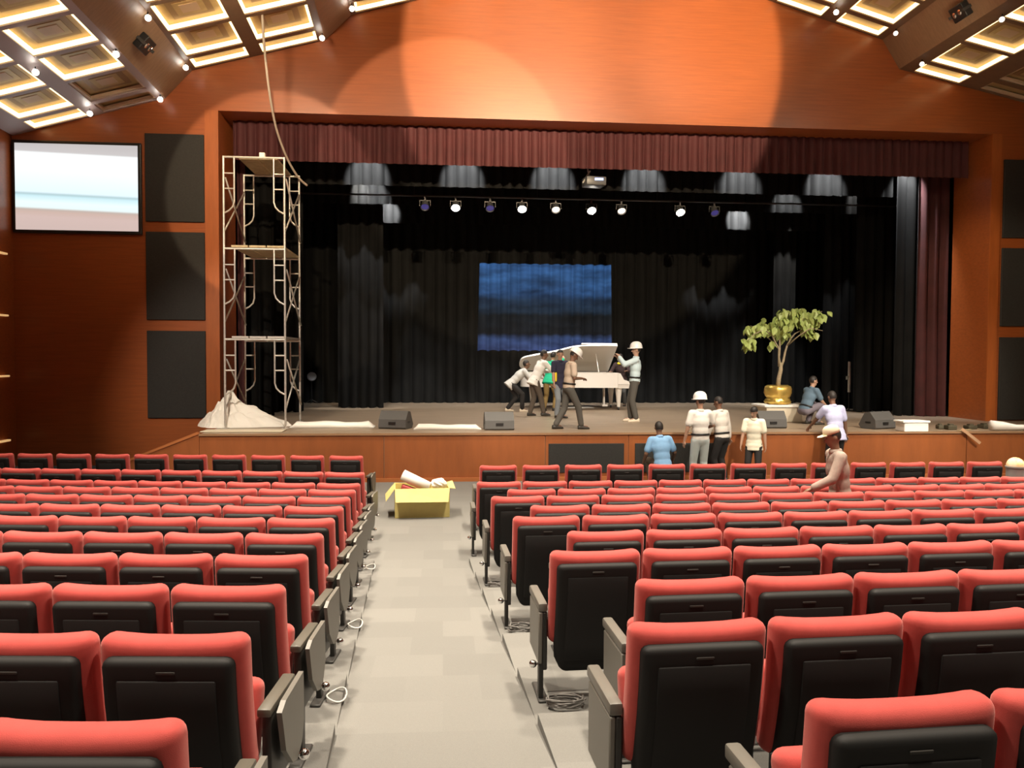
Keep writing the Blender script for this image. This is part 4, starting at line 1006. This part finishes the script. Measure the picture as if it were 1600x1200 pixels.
    if hat == 'helmet':
        h = MB(); prof = [(.138, -.014), (.141, -.008), (.132, .0), (.131, .04), (.122, .08), (.104, .112), (.078, .134), (.045, .147), (.01, .151)]
        h.lathe(prof, 24, Mh @ Matrix.Translation((0, .0, .035)) @ Matrix.Diagonal((.92, 1.08, 1, 1)), None)
        hl_ = h.build('helmet', helmet_m, t, auto=50)
        MB().prism([(-.09, 0), (-.06, .05), (0, .075), (.06, .05), (.09, 0)], 0, .012, Mh @ Matrix.Translation((0, .125, .028)) @ Matrix(((1, 0, 0, 0), (0, 0, 1, 0), (0, 1, 0, 0), (0, 0, 0, 1)))).build('helmet_peak', helmet_m, hl_)
    if hat == 'cap':
        cm = mat('beige_cap', (.62, .58, .42), .8)
        h = MB(); h.lathe([(.088, 0), (.09, .03), (.08, .07), (.05, .095), (.01, .1)], 20, Mh @ Matrix.Translation((0, -.005, .035)) @ Matrix.Diagonal((.95, 1.12, 1, 1)))
        c = h.build('cap', cm, t, True)
        MB().prism([(-.075, 0), (-.06, .07), (0, .10), (.06, .07), (.075, 0)], 0, .008, Mh @ Matrix.Translation((0, .075, .03)) @ Matrix(((1, 0, 0, 0), (0, 0, 1, 0), (0, 1, 0, 0), (0, 0, 0, 1)))).build('cap_peak', cm, c)
    return t
def cloth(n, c): return mat('cloth_' + n, c, .85, bump=.25, bscale=28)
DK, GRY, BRN = cloth('charcoal', (.055, .052, .047)), cloth('grey', (.085, .08, .07)), cloth('brown', (.085, .065, .048))
shoe_b, shoe_c = mat('black_shoe', (.03, .025, .02), .5), mat('cream_shoe', (.72, .62, .48), .6)
def on(px, py, z=SZ): return at_z(px, py, z)
G1, G2 = 'workers on the stage', 'people in front of the stage'
# on the stage
person('person in pale grey shirt bending low behind the white-shirted worker', on(806, 643), -85, cloth('pale_grey', (.55, .55, .53)), cloth('black', (.02, .018, .018)), shoe_c, skin_a, hips=.80, hipf=-.14, lean=46, arms=[(-.16, .62, 1.0), (.16, .62, .95)], feet=[(-.13, -.22, .08), (.13, .16, .08)], head=(0, -25), sleeve='long', tuck=False, group=G1)
person('person in white shirt and brown trousers leaning towards the piano', on(839, 650), -70, cloth('white', (.78, .76, .71)), BRN, shoe_b, skin_a, hips=.92, hipf=-.08, lean=26, arms=[(-.2, .55, 1.15), (.2, .55, 1.05)], feet=[(-.11, -.15, .08), (.11, .14, .08)], head=(-15, -8), sleeve='long', tuck=False, s=1.02, group=G1)
person('person in green shirt reaching up to the piano lid', on(858, 642), -35, cloth('green', (.01, .42, .22)), cloth('khaki', (.32, .22, .08)), shoe_b, skin_b, hips=.90, lean=22, arms=[(-.30, .30, .95), (.10, .52, 1.66)], feet=[(-.12, -.1, .08), (.12, .1, .08)], head=(10, -5), group=G1, tuck=False)
t = person('person in navy shirt with yellow side panel and grey jeans', on(874, 653), -160, cloth('navy', (.022, .02, .045)), cloth('grey_jeans', (.20, .22, .24)), shoe_b, skin_b, hips=.90, lean=2, arms=[(-.30, .05, .86), (.27, .20, .88)], feet=[(-.11, 0, .08), (.11, .05, .08)], head=(-15, 0), s=1.0, tuck=False, group=G1)
MB().rbox(.13, .20, -.06, .12, .93, 1.17, .03, 3).build('yellow_side_panel', cloth('yellow', (.85, .62, .03)), t, True)
person('person in beige shirt and white helmet looking down at his hands mid stride', on(888, 670.5), -80, cloth('beige', (.52, .42, .33)), GRY, shoe_b, skin_a, hips=.89, lean=6, arms=[(-.08, .25, 1.10), (.10, .27, 1.10)], feet=[(-.07, -.27, .085), (.07, .27, .08)], head=(0, 34), hat='helmet', sleeve='short', s=1.0, group=G1, curl=.9)
person('person in pale blue shirt and white helmet holding both hands up', on(991, 659), 78, cloth('pale_blue', (.56, .70, .74)), GRY, shoe_c, skin_b, hips=.93, lean=-3, arms=[(-.09, .36, 1.50), (.09, .38, 1.46)], feet=[(-.10, -.04, .08), (.10, .08, .08)], head=(0, 4), hat='helmet', sleeve='long', s=1.05, group=G1, curl=.8)
q = at_y(972, 560, 25.0)
t = person('person in dark brown shirt with yellow collar behind the piano end', V((q.x, 25.0, SZ)), 150, cloth('dark_brown', (.04, .02, .018)), DK, shoe_b, skin_a, hips=.88, lean=18, arms=[(-.3, .42, 1.15), (.25, .45, 1.12)], head=(0, -8), sleeve='long', tuck=False, s=.98, group=G1)
MB().lathe([(.07, 0), (.10, .02), (.095, .05), (.06, .06)], 16, Matrix.Translation((0, .17, 1.37)) @ Matrix.Rotation(R(-20), 4, 'X')).build('yellow_collar', cloth('yellow', (.85, .62, .03)), t, True)
person('person in slate blue shirt squatting on the stage near the tree', on(1270, 664) + V((0, .15, 0)), -75, cloth('slate', (.10, .16, .22)), cloth('mauve_grey', (.16, .14, .17)), shoe_b, skin_b, hips=.34, hipf=-.16, lean=22, arms=[(-.16, .34, .42), (.16, .36, .40)], feet=[(-.14, .06, .08), (.14, .10, .08)], head=(-5, -4), s=1.0, group=G1)
# on the floor before the stage
def fl_(px, Y): return V((x_at(px, Y, 700), Y, 0.002))
person('person in sky blue shirt crouching with his back to the seats', fl_(1034, 15.45), 4, cloth('sky_blue', (.22, .42, .68)), BRN, shoe_b, skin_a, hips=.40, hipf=-.08, lean=16, side=-2, arms=[(-.30, .18, .42), (.30, .22, .45)], feet=[(-.16, .12, .08), (.16, .12, .08)], head=(-8, 6), tuck=False, s=1.04, group=G2)
person('person in white shirt, white helmet and light jeans facing the stage', fl_(1094, 15.2), 6, cloth('white', (.78, .76, .71)), cloth('light_jeans', (.55, .62, .62)), shoe_b, skin_b, hips=.93, lean=2, arms=[(-.33, .02, .84), (.30, .34, 1.12)], head=(18, 4), hat='helmet', s=1.02, group=G2)
person('person in white shirt and black trousers beside the helmeted person in jeans', fl_(1128, 15.85), 30, cloth('ivory', (.68, .64, .58)), cloth('black', (.02, .018, .018)), shoe_b, skin_a, hips=.91, lean=8, arms=[(-.30, .16, .90), (.28, .04, .84)], head=(10, 12), s=1.0, sleeve='long', group=G2)
person('person in cream shirt standing alone with head bowed before the stage', fl_(1178, 15.5), 150, cloth('cream', (.86, .82, .66)), cloth('black', (.02, .018, .018)), shoe_b, skin_b, hips=.915, lean=4, arms=[(-.27, .06, .80), (.27, .16, .82)], head=(-20, 30), tuck=False, s=.90, group=G2)
h_ = at_y(1262, 671, SY + .05); b_ = fl_(1306, 15.75); a_ = R(6)
lx = h_ - b_; lh = (lx.x * math.cos(-a_) - lx.y * math.sin(-a_), lx.x * math.sin(-a_) + lx.y * math.cos(-a_), (SZ + .06))
person('person in lavender shirt leaning one hand on the stage edge', b_, 6, cloth('lavender', (.52, .54, .78)), cloth('black', (.02, .018, .018)), shoe_b, skin_a, hips=.93, lean=13, arms=[(lh[0] / 1.06, lh[1] / 1.06, lh[2] / 1.06), (.31, .12, .84)], head=(0, 10), tuck=False, s=1.06, group=G2)
w_ = hall((1317 - 800) / F * 9.34, 9.34, zf(9.34) + .005)
person('person in tan shirt and beige cap walking between the seat rows', w_, 82, mat('cloth_tan', (.37, .295, .25), .85, col2=(.25, .195, .165), vscale=5, bump=.25, bscale=28), cloth('brown_grey', (.16, .12, .10)), shoe_b, skin_a, hips=.90, lean=7, arms=[(-.20, .40, 1.03), (.24, -.10, .84)], feet=[(-.09, .22, .08), (.09, -.22, .085)], head=(0, 16), hat='cap', tuck=False, sleeve='long', s=.985)
